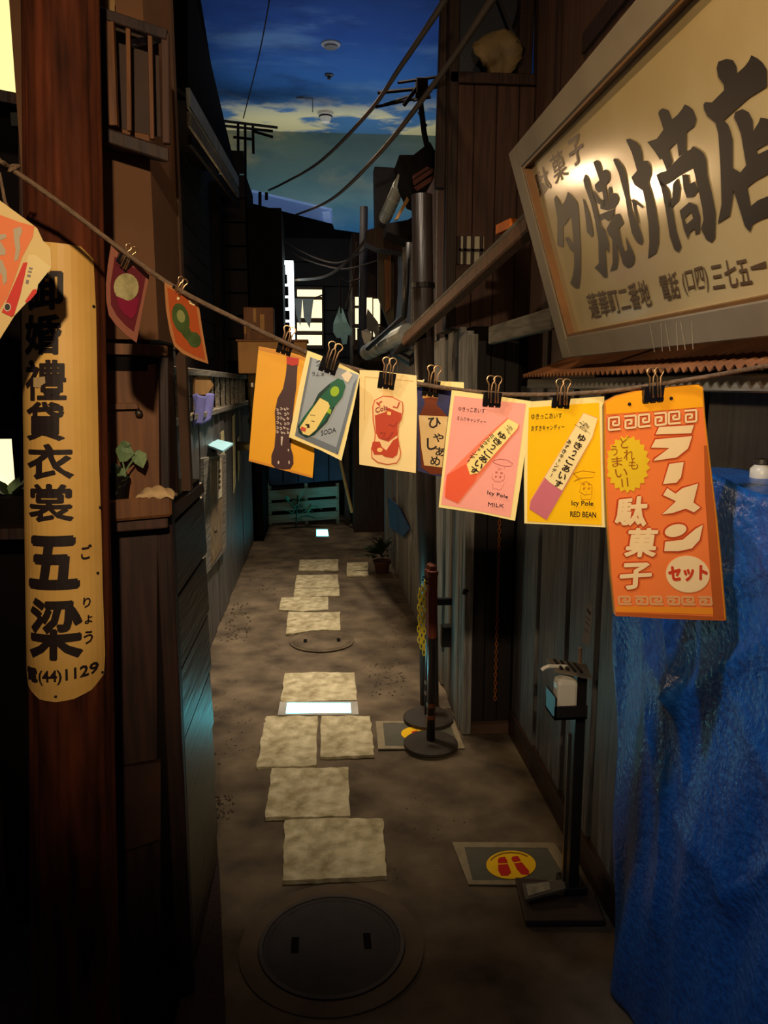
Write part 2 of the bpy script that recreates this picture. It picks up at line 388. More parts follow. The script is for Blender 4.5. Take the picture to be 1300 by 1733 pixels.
# ------------------------------------------------------------------ lights set in the floor
def floor_light(qo, qi, lb):
    g = thing('floor_light', lb, 'floor light', pt(sum(p[0] for p in qo) / 4, sum(p[1] for p in qo) / 4, Z=0), 'lights set in the floor')
    fr = [pt(*p, Z=.012) for p in qo]; inn = [pt(*p, Z=.012) for p in qi]
    for k in range(4):
        mb = MB(); j = (k + 1) % 4
        mb.slab([fr[k], fr[j], inn[j], inn[k]], (0, 0, -.016)); obj('frame', mb, M('light_frame', (170, 168, 160), .4), g)
    mb = MB(); mb.slab([pt(*p, Z=.009) for p in qi], (0, 0, -.008)); o = obj('light_panel', mb, m_led, g); o['label'] = 'glowing cyan glass panel'
    return g
floor_light([(474, 1187), (605, 1187), (607, 1209), (470, 1210)], [(486, 1189), (593, 1189), (594, 1206), (484, 1207)], 'wide cyan glowing light strip between the stepping stones')
floor_light([(534, 894), (556, 894), (558, 909), (534, 909)], [(536, 896), (554, 896), (556, 907), (536, 907)], 'small cyan glowing floor light at the far end')
# ------------------------------------------------------------------ manhole covers
def manhole(px, py, r, lb, slots, faint=False):
    c = pt(px, py, Z=0); g = thing('manhole_cover', lb, 'manhole cover', c)
    c = V((c.x, c.y, 0))
    mb = MB(); mb.lathe([(r * (1.16 if faint else 1.3), -.002), (r * (1.16 if faint else 1.3), .004), (r * 1.04, .004), (r * 1.04, -.002)], c, 48); obj('collar', mb, m_floor if faint else M('manhole_collar', (98, 84, 68), .9, var=.3, scale=5), g)
    mb = MB(); mb.lathe([(r * 1.03, -.002), (r * 1.03, .005 if faint else .009), (r * .97, .005 if faint else .009), (r * .97, -.002)], c, 48); obj('rim', mb, m_floor if faint else M('manhole_rim', (80, 72, 64), .5, metal=.1), g)
    mb = MB(); mb.lathe([(r * .965, -.002), (r * .965, .006), (r * .9, .006), (r * .89, .004), (0.001, .004)], c, 48); p = obj('plate', mb, m_floor if faint else M('manhole_plate', (58, 54, 52), .7, var=.2, scale=14), g)
    for dx in slots:
        mb = MB(); mb.box(c.x + dx * r - .012, c.x + dx * r + .012, c.y - .035, c.y + .035, .002, .0052); obj('lift_slot', mb, m_black, p)
manhole(562, 1598, pt(682, 1598, Z=0).x - pt(562, 1598, Z=0).x, 'round dark iron manhole cover with two slots, nearest on the floor', (-.52, .5))
manhole(545, 1085, pt(592, 1085, Z=0).x - pt(545, 1085, Z=0).x, 'faint round manhole cover farther up the alley', (-.6, .6), True)
# crumbs of earth gathered along the wall feet
random.seed(31); mb = MB()
def crumb(c, s):
    vs = [V((c.x + s * random.uniform(.6, 1) * x, c.y + s * random.uniform(.6, 1) * y, c.z + s * .6 * random.uniform(.6, 1) * z)) for x, y, z in ((1, 0, 0), (0, 1, 0), (-1, 0, 0), (0, -1, 0), (0, 0, 1), (0, 0, -.4))]
    mb.add(vs, [(0, 1, 4), (1, 2, 4), (2, 3, 4), (3, 0, 4), (1, 0, 5), (2, 1, 5), (3, 2, 5), (0, 3, 5)])
for x0, y0, x1, y1, n, s in ((355, 1020, 425, 1085, 130, .012), (348, 1345, 395, 1385, 60, .008), (350, 1150, 430, 1300, 60, .006), (625, 1120, 690, 1180, 70, .009), (560, 1350, 900, 1500, 40, .005), (640, 1000, 700, 1100, 50, .009), (430, 1060, 660, 1130, 50, .006), (600, 1300, 900, 1420, 30, .005), (390, 950, 470, 1010, 60, .01)):
    for k in range(n):
        c = pt(random.uniform(x0, x1), random.uniform(y0, y1), Z=.0); q = s * random.uniform(.4, 1.1)
        if -.71 < c.x < .66: crumb(c, q)
tag(obj('dirt_crumbs', mb, M('dark_earth', (70, 60, 48), .95, rand=.2)), 'loose dark earth crumbs scattered on the alley floor', 'dirt', None, 'stuff')
# ------------------------------------------------------------------ floor mats with footprints
def mat_sticker(q, qt, c, rx, ry, feet, lb):
    sf = Surf(pt(*c, Z=.0), (1, 0, 0), (0, 1, 0)); g = thing('footprint_mat', lb, 'floor sticker', pt(*c, Z=0), 'standing mats on the floor')
    layer(sf, 'vinyl_sheet', [q], m_vinyl, g, .004, .004)
    for k in range(4):
        j = (k + 1) % 4; layer(sf, 'tape', [[q[k], q[j], qt[j], qt[k]]], m_tape, g, .0055, .001)
    d = layer(sf, 'sticker', [E(*c, rx, ry, n=40)], m_yel, g, .0062, .001)
    for f in feet: layer(sf, 'footprint', f, m_redp, g, .007, .0005)
    q = [(c[0] - rx * .68, c[1] - ry * .5), (c[0] + rx * .68, c[1] - ry * .5), (c[0] + rx * .5, c[1] - ry * .78), (c[0] - rx * .5, c[1] - ry * .78)]
    return g, sf
Zf = lambda p: zz(740, 1000, 924 / 320, p)
feet = [[Zf([(303, 1312), (330, 1306), (342, 1325), (345, 1338), (298, 1340), (296, 1322)]), Zf([(297, 1346), (346, 1343), (362, 1385), (345, 1400), (312, 1400), (298, 1375)])],
        [Zf([(368, 1306), (395, 1304), (410, 1328), (372, 1334), (362, 1318)]), Zf([(376, 1340), (413, 1334), (450, 1378), (448, 1396), (412, 1394), (390, 1370)])]]
g, sf = mat_sticker([(765, 1427), (938, 1428), (985, 1500), (793, 1499)], [(786, 1436), (926, 1437), (960, 1492), (800, 1492)], (865, 1466), 42, 24, feet, 'grey floor mat with yellow footprint disc beside the pedal stand')
layer(sf, 'lettering', [S([(830, 1459), (838, 1452), (850, 1447), (865, 1445.5), (880, 1447), (893, 1452)][k:k + 2], 2.2) for k in range(5)], M('dull_print', (150, 110, 20)), g, .007)
feet = [[[(697, 1240), (706, 1238), (709, 1243), (697, 1244)], [(692, 1246), (708, 1246), (705, 1252), (690, 1251)]], [[(716, 1238), (722, 1240), (722, 1250), (713, 1252)]]]
mat_sticker([(636, 1222), (768, 1222), (787, 1268), (640, 1269)], [(648, 1225), (762, 1225), (775, 1264), (652, 1264)], (707, 1243), 28, 12, feet, 'grey floor mat with yellow footprint disc under the two barrier posts')
# ------------------------------------------------------------------ barrier posts
def stanchion(px, py, ptop, col, lb):
    c = pt(px, py, Z=0); c = V((c.x, c.y, 0.008)); H = pt(px, ptop, Y=c.y).z; r = .021
    g = thing('barrier_post', lb, 'barrier post', c, 'barrier posts on round bases')
    mb = MB(); mb.lathe([(.126, 0), (.132, .005), (.132, .016), (.12, .024), (.03, .03), (.001, .03)], c, 40); obj('base', mb, m_disc, g, smooth=False)
    mb = MB(); mb.lathe([(r, .02), (r, H - .35), (r * 1.02, H - .34)], c, 20); obj('post', mb, M('post_' + col, (40, 34, 36), .3, metal=.2, var=.1, bump=0, spec=.6), g, smooth=True)
    mb = MB(); mb.lathe([(r * 1.12, H - .36), (r * 1.15, H - .06), (r * 1.3, H - .05), (r * 1.3, H - .035), (r * .9, H - .03), (r * .8, H - .01), (r * .3, H), (.001, H)], c, 20); obj('wooden_head', mb, M('head_wood', (128, 62, 40), .5, scale=6, st=VG, col2=(92, 42, 30)), g)
    for hz in (.14, .2):
        mb = MB(); mb.lathe([(r * 1.06, hz), (r * 1.08, hz + .005), (r * 1.08, hz + .018), (r * 1.06, hz + .022)], c, 20); obj('band', mb, M('copper_band', (120, 70, 50), .4, metal=.5), g)
    mb = MB(); mb.tube([c + V((-r * .9, -.004, H - .075)), c + V((-.036, -.01, H - .07)), c + V((-.04, -.012, H - .085)), c + V((-r, -.006, H - .095))], .004, 6); obj('hook', mb, m_iron, g)
    return c, H
c1, H1 = stanchion(729, 1264, 957, 'near', 'front barrier post standing on a round grey base')
c2, H2 = stanchion(725, 1220, 955, 'back', 'rear barrier post half hidden behind the front one')
mb = MB()
for s in range(3):
    x0 = c1.x - .04 + s * -.012; z0 = H1 - .08; n = 14 - s * 2
    for k in range(n):
        z = z0 - k * .026 - s * .02; a = k % 2
        p = [V((x0 + (.007 if a else 0) * math.cos(t) + .0015 * math.sin(k * 1.7), c1.y - .02 - (0 if a else .007) * math.cos(t), z + .017 * math.sin(t))) for t in [i * math.pi / 4 for i in range(9)]]
        mb.tube(p, .003, 5)
one('plastic_chain', mb, m_chain, 'bunched yellow plastic chain hanging from the front barrier post hook', 'chain')
# ------------------------------------------------------------------ right side: near plank wall
XR = .95
mb = MB(); mb.box(XR + .02, 2.4, .2, 3.66, 0, 1.76)
wr = obj('wall_right', mb, m_black); struct(wr, 'dark plank wall beside the pedal stand', 'wall')
ys = [3.645, 3.21, 2.81, 2.49, 2.17, 1.85, 1.5, 1.1, .7]
for a, b in zip(ys, ys[1:]):
    mb = MB(); mb.hexa([(XR, b + .012, .0), (XR + .03, b + .012, 0), (XR + .03, a - .006, 0), (XR + .012, a - .006, 0), (XR, b + .012, 1.74), (XR + .03, b + .012, 1.74), (XR + .03, a - .006, 1.74), (XR + .012, a - .006, 1.74)])
    obj('plank', mb, m_fence, wr, bev=.003)
mb = MB(); mb.box(XR - .012, XR + .02, .7, 3.6, 0, .12); obj('base_board', mb, m_dwoodh, wr)
# recess with dark door
mb = MB(); mb.box(.735, 2.4, 3.68, 8.2, 0, 2.02)
wm = obj('wall_right_far', mb, m_black); struct(wm, 'weathered upright board wall behind the barrier posts', 'wall')
random.seed(3); y = 3.66
k = 0
while y < 8.2:
    wd = random.uniform(.16, .26); pr = random.choice((0, .008, .016))
    mb = MB(); mb.box(.712 - pr, .737, y, y + wd - .012, 0, 2.02 + random.uniform(-.03, .03)); obj('board', mb, m_grey, wm, bev=.003); y += wd
mb = MB(); mb.box(.70, .745, 3.6, 3.675, 0, 1.98); obj('corner_post', mb, m_grey, wm, bev=.004)
dr = None
mb = MB(); mb.box(.745, XR + .02, 3.655, 3.68, 0, 2.0); dr = obj('door_1', mb, m_black); struct(dr, 'dark wooden door set in the corner behind the rusty chain', 'door')
for k in range(3):
    mb = MB(); x0 = .75 + k * .068; mb.box(x0, x0 + .064, 3.64, 3.66, .05, 1.95); obj('board', mb, M('door_black', (34, 26, 24), .7, scale=5, st=VG, col2=(22, 18, 18), rand=.1), dr, bev=.002)
mb = MB(); mb.box(.745, XR, 3.60, 3.66, 0, .05); obj('threshold', mb, M('sill_earth', (84, 62, 48), .9), dr)
mb = MB(); mb.tube([(.735, 3.62, .75), (.70, 3.60, .75), (.70, 3.6, .735)], .012, 8); obj('latch', mb, m_iron, dr)
# rusty chain
mb = MB(); p0 = pt(846, 878, Y=3.6); p1 = pt(838, 1182, Y=3.6)
n = 46
for k in range(n):
    c = p0 + (p1 - p0) * (k / (n - 1)); a = k % 2; hz = abs(p1.z - p0.z) / n * .72
    mb.tube([c + V(((.007 if a else 0) * math.cos(t), (0 if a else .007) * math.cos(t), hz * math.sin(t))) for t in [i * math.pi / 3 for i in range(7)]], .0025, 4)
mb.tube([p0, p0 + V((.0, .0, .55)), p0 + V((0, .05, .56))], .003, 5)
one('rusty_chain', mb, m_rust, 'long rusty chain hanging in front of the dark door', 'chain')
# drain pipe / post before the board wall
pc = pt(727, 1190, Z=0); pc.z = 0
mb = MB(); t = pt(714, 330, Y=pc.y); mb.tube([pc, pc + (t - pc) * .5, t], .052, 18)
up = thing('utility_pole', 'tall dark pole rising behind the two barrier posts', 'pole', pc)
obj('shaft', mb, M('dark_pole', (54, 44, 40), .4, var=.25, scale=5, st=VG, spec=.5), up, smooth=True)
for py in (1000, 640, 470):
    f = (py - 1190) / (330 - 1190); c = pc + (t - pc) * f
    mb = MB(); mb.lathe([(.055, -.015), (.06, -.012), (.06, .012), (.055, .015)], c, 18); obj('strap', mb, m_iron, up)
mb = MB(); c = pc + (t - pc) * .22; mb.beam(c + V((.04, -.02, 0)), c + V((.13, -.02, 0)), .03, .035); obj('bracket', mb, m_iron, up)
mb = MB(); mb.box(pc.x + .06, pc.x + .13, pc.y - .03, pc.y + .03, .33, .45); obj('junction_box', mb, m_iron, up, bev=.006)
# potted bush at the foot of the far board wall
g0 = pt(668, 968, Z=0); g0.z = 0; g0.x = .575
g = thing('potted_bush', 'dark leafy bush in a clay pot at the board wall foot', 'potted plant', g0)
mb = MB(); mb.lathe([(.06, 0), (.075, .09), (.085, .09), (.085, .115), (.07, .115), (.068, .1), (.001, .1)], g0, 20); obj('pot', mb, m_pot, g)
random.seed(5)
def leaf(mb, c, d, L_, W_, bend=.2):
    d = V(d).normalized(); s = d.cross(V((0, 0, 1)))
    s = s.normalized() if s.length > .01 else V((1, 0, 0)); n = s.cross(d); c = V(c)
    rows = [(0, .12), (.3, 1), (.6, .85), (1, 0.02)]; vs = []
    for t, wv in rows:
        m = c + d * (L_ * t) - n * (bend * L_ * t * t)
        vs += [m - s * (W_ * wv / 2), m + n * (.1 * W_ * -1), m + s * (W_ * wv / 2)]
    fs = []
    for i in range(3):
        for j in range(2): fs.append((i * 3 + j, i * 3 + j + 1, i * 3 + j + 4, i * 3 + j + 3))
    mb.add(vs, fs)
for k in range(110):
    a = random.uniform(0, 6.28); e = random.uniform(.1, 1.4); d = V((math.cos(a) * math.cos(e), math.sin(a) * math.cos(e), math.sin(e)))
    if d.x > .45: continue
    mb = MB(); leaf(mb, g0 + V((0, 0, .16)) + d * random.uniform(.02, .13), d, random.uniform(.06, .1), .05, .4); obj('leaf', mb, m_dleaf, g)
mb = MB(); leaf(mb, g0 + V((-.06, -.02, .16)), (-1, -.1, .25), .2, .075, .2); obj('leaf', mb, m_dleaf, g)
mb = MB(); mb.tube([g0 + V((0, 0, .15)), g0 + V((-.03, -.01, .19)), g0 + V((-.11, -.02, .17))], .006, 5); mb.tube([g0 + V((0, 0, .15)), g0 + V((.01, 0, .36))], .007, 5); obj('stem', mb, m_dwood, g)
mb = MB(); q = [pt(656, 842, X=.66), pt(672, 855, X=.665), pt(692, 895, X=.675), pt(682, 908, X=.675), pt(660, 893, X=.665)]
mb.slab(q, (.012, 0, 0)); one('blue_sheet', mb, M('dull_blue_sheet', (48, 78, 124), .7), 'small blue plastic sheet hung on the far board wall', 'sheet')
# ------------------------------------------------------------------ pedal stand with bottle
b = pt(962, 1512, Z=0); b.z = 0
g = thing('pedal_stand', 'slim dark pedal stand with a tray, beside the dark plank wall', 'dispenser stand', b)
mb = MB(); q = [pt(872, 1484, Z=.02), pt(1000, 1496, Z=.02), pt(1024, 1557, Z=.02), pt(890, 1558, Z=.02)]; mb.slab(q, (0, 0, -.02)); obj('base_plate', mb, M('stand_brown', (66, 54, 48), .5, var=.15), g, bev=.003)
mb = MB(); q = [pt(884, 1494, Z=.045), pt(956, 1488, Z=.06), pt(958, 1503, Z=.06), pt(890, 1522, Z=.045)]; mb.slab(q, (0, 0, -.012)); pd = obj('pedal', mb, M('stand_pedal', (104, 100, 92), .5), g, bev=.002)
mb = MB(); q = [pt(890, 1498, Z=.047), pt(930, 1493, Z=.055), pt(932, 1506, Z=.055), pt(894, 1517, Z=.047)]; mb.slab(q, (0, 0, .002)); obj('pedal_label', mb, M('worn_label', (150, 146, 130), .6, var=.4, scale=40), pd)
H = pt(982, 1133, Y=b.y).z; tp = pt(982, 1133, Y=b.y)
mb = MB(); mb.beam(b + V((.01, 0, .02)), tp, .034, .05); obj('post', mb, m_iron, g, bev=.002)
mb = MB(); mb.beam(b + V((-.022, -.01, .02)), tp + V((-.03, -.01, -.22)), .012, .012); obj('push_rod', mb, m_steel, g)
mb = MB(); mb.box(b.x - .03, b.x + .05, b.y - .045, b.y + .05, .02, .05); obj('foot_bracket', mb, m_iron, g, bev=.003)
tz = pt(950, 1205, Y=b.y - .05).z; x0 = pt(934, 1205, Y=b.y - .08).x; x1 = tp.x - .01
ty = b.y - .11
mb = MB(); mb.box(x0, x1, ty, ty + .10, tz, tz + .008); mb.box(x0, x1, ty, ty + .006, tz, tz + .045); mb.box(x0, x0 + .006, ty, ty + .1, tz, tz + .075); mb.box(x0, x1, ty + .094, ty + .1, tz, tz + .045); obj('tray', mb, m_iron, g)
mb = MB(); za = pt(955, 1133, Y=b.y - .05).z; mb.slab([(x0 - .0, ty + .02, za + .018), (x1 + .01, ty + .0, za - .004), (x1 + .03, ty + .11, za - .004), (x0, ty + .11, za + .022)], (0, 0, -.01)); pl = obj('press_plate', mb, M('ribbed_plate', (110, 100, 86), .5), g)
for k in range(4):
    mb = MB(); xx = x0 + .02 + k * .022; mb.box(xx, xx + .008, ty + .02, ty + .1, za + .012 - k * .005, za + .022 - k * .005); obj('rib', mb, m_iron, pl)
c = V(((x0 + x1) / 2 - .005, ty + .05, tz + .008)); hz = pt(950, 1147, Y=ty + .04).z - c.z
bt = thing('sanitizer_bottle', 'white pump bottle sitting in the tray of the pedal stand', 'bottle', c)
mb = MB(); mb.grid(lambda u, v: V((0, 0, 0)), 1, 1); mb = MB()
def rr(x, y, hx, hy, r, z): return [(x + sx * (hx - r) + r * math.cos(a), y + sy * (hy - r) + r * math.sin(a), z) for sx, sy, a0 in ((1, 1, 0), (-1, 1, 1.5708), (-1, -1, 3.1416), (1, -1, 4.7124)) for a in (a0, a0 + .785, a0 + 1.57)]
rings = [rr(c.x, c.y, .034 * f, .026 * f, .01 * f, c.z + z) for z, f in ((.001, .95), (.006, 1), (hz * .84, 1), (hz * .94, .9), (hz, .5), (hz * 1.04, .28), (hz * 1.14, .26))]
for i in range(len(rings) - 1): mb.add(rings[i] + rings[i + 1], [(j, (j + 1) % 12, 12 + (j + 1) % 12, 12 + j) for j in range(12)])
mb.add(rings[0], [tuple(range(11, -1, -1))]); mb.add(rings[-1], [tuple(range(12))]); obj('body', mb, m_white, bt)
mb = MB(); t0 = c + V((0, 0, hz * 1.13)); nz = pt(917, 1134, Y=c.y - .02)
mb.tube([t0, t0 + V((0, 0, .02))], .006, 8); mb.tube([t0 + V((0, 0, .018)), V((nz.x + .02, nz.y, nz.z + .012)), V((nz.x + .006, nz.y, nz.z + .006)), nz], .0065, 8); obj('pump', mb, m_white, bt)
# small card on a peg on the stand
pe = tp + V((-.002, .0, .008))
g = thing('card_holder', 'small printed card on a peg, on top of the pedal stand', 'card', pe)
mb = MB(); mb.lathe([(.018, -.006), (.016, .008), (.006, .014), (.004, .06), (.007, .066), (.001, .07)], pe, 12); obj('peg', mb, M('peach_plastic', (196, 150, 116), .5), g)
sf = hang(994, 1052, pe.y - .004, yaw=-38)
layer(sf, 'card', [[(996, 1012), (1004, 1028), (998, 1094), (985, 1086)]], M('grey_card', (158, 150, 138), .6), g, 0, .002)
layer(sf, 'lettering', [[(994, 1028), (1001, 1037), (1000, 1042), (993, 1034)], [(992, 1042), (999, 1049), (999, 1051), (992, 1044)], [(991, 1050), (998, 1058), (998, 1060), (991, 1052)], [(990, 1062), (997, 1070), (997, 1072), (990, 1064)]], M('dim_print', (90, 84, 84), .6), g, .001)
# ------------------------------------------------------------------ left house
YC = 1.9; XC = pt(282, 866, Y=YC).x
def cor(px, py, X=XC): return pt(px, py, X=X)
C1 = V((XC, YC, 0)); A1 = V((-.64, 1.84, 0)); Ye = 2.25; Yl = 2.52
mb = MB(); z0 = pt(282, 575, Y=YC).z; P = [(A1.x, A1.y), (C1.x, C1.y), (XC, Ye), (-.80, 2.45)]
mb.slab([(x, y, z0) for x, y in P], (0, 0, 3.6 - z0))
wl = obj('wall_left', mb, m_plaster); struct(wl, 'warm brown plaster house wall behind the wooden pole', 'wall')
zl = pt(282, 862, Y=YC).z
mb = MB(); mb.slab([(x, y, zl - .02) for x, y in ((A1.x, A1.y + .05), (C1.x - .03, C1.y + .05), (XC - .03, Ye), (-.80, 2.45))], (0, 0, z0 - zl + .02)); obj('wall_core', mb, m_plaster2, wl)
mb = MB(); mb.slab([(x, y, 0) for x, y in ((A1.x, A1.y + .02), (C1.x - .014, C1.y + .02), (XC - .014, Yl), (-.80, 2.60))], (0, 0, zl)); obj('plinth', mb, m_black, wl)
random.seed(11); z = 0.0
while z < zl - .03:      # level boards of the alley face
    h = min(.2, zl - z); mb = MB(); mb.hexa([(XC - .016, YC + .004, z + .004), (XC + random.uniform(0, .004), YC + .004, z + .004), (XC + .003, Yl, z + .004), (XC - .016, Yl, z + .004), (XC - .016, YC + .004, z + h - .012), (XC - .004, YC + .004, z + h - .012), (XC - .003, Yl, z + h - .012), (XC - .016, Yl, z + h - .012)])
    obj('board', mb, m_dwoodh, wl, bev=.002); z += .2
d0 = (C1 - A1).normalized(); nA = V((d0.y, -d0.x, 0))
def onA(px, py, off=0.0):      # a point on the front face (towards the camera) of the left house
    d = ray(px, py); o = A1 + nA * off; t = (o - CAM).dot(nA) / d.dot(nA); return CAM + d * t
def slabA(q, off, th): return MB().slab([onA(x, y, off) for x, y in q], nA * -th)
mb = MB(); mb.slab([(XC - .02, 2.5, .1), (XC + .004, 2.5, .1), (-.292, 1.98, .1), (-.255, 1.72, .1), (-.40, 1.72, .1), (-.40, 1.9, .1)], (0, 0, -.1)); obj('dark_filler_block', mb, m_dwood, wl, bev=.004)  # invented low block standing in for the dark area at the wall foot
mb = MB(); mb.box(XC - .03, XC + .012, YC - .005, YC + .04, 0, zl + .02); obj('corner_post', mb, m_dwood, wl, bev=.004)
mb = MB(); mb.hexa([(XC - .02, Ye - .02, zl), (XC + .006, Ye - .02, zl), (XC + .006, Ye + .02, zl), (XC - .02, Ye + .02, zl), (XC - .02, Ye - .02, 3.6), (XC + .006, Ye - .02, 3.6), (XC + .006, Ye + .02, 3.6), (XC - .02, Ye + .02, 3.6)]); obj('end_post', mb, m_plaster2, wl)
obj('lower_panel', slabA([(120, 905), (266, 890), (266, 1285), (120, 1310)], .004, .02), M('panel_brown', (62, 38, 28), .6, scale=4, st=VG, col2=(34, 22, 19)), wl)
obj('lower_panel', slabA([(120, 1312), (272, 1290), (272, 1420), (120, 1470)], .004, .02), M('panel_tan', (84, 54, 34), .6, scale=3, col2=(40, 26, 22)), wl)
obj('lower_panel', slabA([(120, 1474), (272, 1424), (272, 1900), (120, 1900)], .004, .02), M('panel_brown', (62, 38, 28)), wl)
# door with header
d = obj('door_2', slabA([(120, 604), (268, 606), (270, 850), (120, 850)], .008, .02), m_bwood); struct(d, 'brown wooden door above the ledge of the plaster house', 'door')
obj('header', slabA([(120, 577), (284, 585), (284, 602), (120, 598)], .03, .05), m_bwood, d, bev=.003)
obj('slot', slabA([(120, 603), (266, 604), (266, 616), (250, 617), (250, 628), (120, 626)], .012, .003), m_black, d)
obj('jamb', slabA([(268, 602), (286, 604), (288, 850), (272, 850)], .02, .04), m_dwood, d, bev=.003)
obj('rail', slabA([(140, 683), (234, 682), (236, 692), (140, 695)], .03, .022), m_bwood, d, bev=.003)
obj('edge_strip', slabA([(178, 730), (185, 732), (187, 800), (180, 800)], .018, .01), m_tan, d)
mb = MB(); c = onA(235, 699, .02); mb.lathe([(.006, 0), (.009, .008), (.004, .016), (.001, .017)], c, 10, nA); obj('hook', mb, m_steel, d)
# bay lattice window
w1 = obj('window_1', slabA([(150, 30), (268, 58), (272, 232), (150, 205)], .003, .004), M('window_dark', (60, 42, 32), .7)); struct(w1, 'projecting wooden lattice window high on the plaster wall', 'window')
OF = .10
bar = lambda a, b_, w, o0=OF: MB().beam(onA(*a, o0), onA(*b_, o0), w, w)
obj('top_rail', bar((150, 18), (283, 62), .022), m_dwood, w1, bev=.002)
mb = MB(); mb.slab([onA(150, 206, OF + .01), onA(286, 250, OF + .01), onA(280, 252, 0), onA(150, 225, 0)], (0, 0, -.03)); obj('sill', mb, m_dwood, w1, bev=.003)
obj('corner_bar', bar((280, 60), (282, 244), .016), m_red, w1, bev=.002)
for xa, ya, xb, yb in ((186, 34, 193, 214), (217, 44, 219, 222), (254, 55, 258, 236)):
    obj('lattice_bar', bar((xa, ya), (xb, yb), .009 if xa > 190 else .018), m_bwood, w1, bev=.001)
mb = MB(); mb.beam(onA(282, 62, OF), onA(262, 66, .0), .014, .016); obj('side_rail', mb, m_dwood, w1)
mb = MB(); mb.beam(onA(222, 74, .01), onA(262, 66, .06), .012, .012); obj('side_rail', mb, m_grey, w1)
obj('shutter_edge', slabA([(178, 0), (194, 0), (197, 212), (186, 210)], .03, .02), M('pale_stile', (150, 118, 66), .6, scale=4, st=VG), w1)
# ledge with cloth and plant
cz = onA(230, 850, .0).z
lg = thing('wooden_ledge', 'rough brown wooden ledge behind the pole board', 'ledge', onA(220, 860, .05))
mb = MB(); mb.slab([onA(120, 852, .10), onA(290, 838, .10), onA(290, 838, -.02), onA(120, 852, -.02)], (0, 0, -.05)); obj('top_board', mb, m_bwood, lg, bev=.006)
mb = MB(); mb.slab([onA(120, 884, .08), onA(284, 872, .08), onA(284, 872, .0), onA(120, 884, .0)], (0, 0, -.03)); obj('apron', mb, m_red, lg, bev=.003)
mb = MB(); c = onA(266, 842, .07)
mb.grid(lambda u, v: c + V(((u - .5) * .085, (v - .5) * .06, .003 + .022 * math.sin(math.pi * u) ** .6 * math.sin(math.pi * v) ** .6 + .003 * math.sin(u * 17 + v * 9))), 16, 10)
one('folded_rag', mb, M('pale_rag', (196, 164, 120), .9, var=.15, scale=30, bump=.4), 'pale crumpled rag lying on the brown wooden ledge', 'rag', smooth=True, solid=.004)
c = onA(196, 846, .06)
g = thing('ivy_plant', 'small potted plant with pale green leaves on the ledge', 'potted plant', c)
mb = MB(); mb.lathe([(.024, 0), (.032, .05), (.034, .05), (.034, .058), (.001, .056)], c, 16); obj('pot', mb, m_black, g)
LV = [((196, 762), (228, 768), .05), ((232, 762), (242, 792), .034), ((198, 800), (214, 806), .03), ((206, 806), (200, 826), .03), ((186, 812), (196, 838), .04), ((212, 800), (206, 815), .022), ((205, 758), (222, 752), .03), ((188, 795), (205, 790), .03)]
for i, (a, b_, wv) in enumerate(LV):
    p, q = onA(*a, .07), onA(*b_, .085); mb = MB(); dd = q - p; s = dd.cross(nA).normalized(); n_ = nA
    L_ = dd.length; vs = []
    for t, ww in ((0, .15), (.3, 1), (.65, .8), (1, .03)):
        m = p + dd * t; vs += [m - s * wv / 2 * ww, m + n_ * .006, m + s * wv / 2 * ww]
    mb.add(vs, [(r * 3 + j, r * 3 + j + 1, r * 3 + j + 4, r * 3 + j + 3) for r in range(3) for j in range(2)])
    obj('leaf', mb, m_leaf if i in (0, 1, 2, 6) else m_dleaf, g, solid=.0012)
mb = MB(); mb.tube([c + V((0, 0, .05)), onA(208, 806, .07), onA(218, 788, .075), onA(232, 770, .08)], .0022, 5); mb.tube([onA(212, 800, .07), onA(206, 775, .07), onA(200, 764, .07)], .002, 5); obj('stem', mb, m_leaf, g)
# far left: shop wall, lit window, lamp box, thin pipe
mb = MB(); mb.box(-2.6, -.66, 2.36, 2.5, 0, 3.4); wf = obj('wall_left_near', mb, m_black); struct(wf, 'dark shop wall left of the wooden pole', 'wall')
for k in range(5):
    xa = -1.17 - .155 * k; mb = MB(); mb.box(xa, xa + .15, 2.335, 2.36, 0, .98); obj('board', mb, m_red, wf, bev=.003)
p0, p1 = pt(-60, 742, Y=2.33), pt(33, 826, Y=2.33)
wn = obj('window_2', MB().box(p0.x, p1.x, 2.335, 2.36, p1.z, p0.z), m_lit); struct(wn, 'glowing shop window low at the frame edge left of the pole', 'window')
mb = MB(); mb.box(p0.x, p1.x + .03, 2.30, 2.36, p0.z, p0.z + .03); mb.box(p1.x, p1.x + .03, 2.3, 2.36, p1.z - .03, p0.z); obj('frame', mb, m_dwood, wn)
c = pt(22, 872, Y=2.22)
g = thing('window_plant', 'dark leafy plant silhouetted before the glowing shop window', 'potted plant', c)
mb = MB(); mb.lathe([(.05, -.02), (.075, .06), (.001, .06)], c, 14); obj('pot', mb, m_black, g)
random.seed(8)
for k in range(20):
    a = random.uniform(0, 6.28); e = random.uniform(.1, 1.1); dd = V((math.cos(a) * math.cos(e), math.sin(a) * math.cos(e) * .5, math.sin(e))); mb = MB(); leaf(mb, c + V((0, 0, .05)), dd, random.uniform(.06, .11), .045, .3); obj('leaf', mb, m_dleaf if k % 5 else m_leaf, g)
sh = MB(); sh.box(-2.2, c.x + .12, 2.12, 2.335, c.z - .05, c.z - .02); one('flower_shelf', sh, m_dwood, 'dark shelf under the glowing shop window carrying a plant', 'shelf')
a_, b_ = pt(-150, -140, Y=1.95), pt(33, 165, Y=1.95)
g = thing('lamp_box_sign', 'pale yellow glowing lamp box at the upper corner left of the pole', 'lamp box', V(((a_.x + b_.x) / 2, 2.0, b_.z)))
q = [pt(-150, 128, Y=1.95), pt(33, 165, Y=1.95), pt(31, -140, Y=1.95), pt(-150, -140, Y=1.95)]
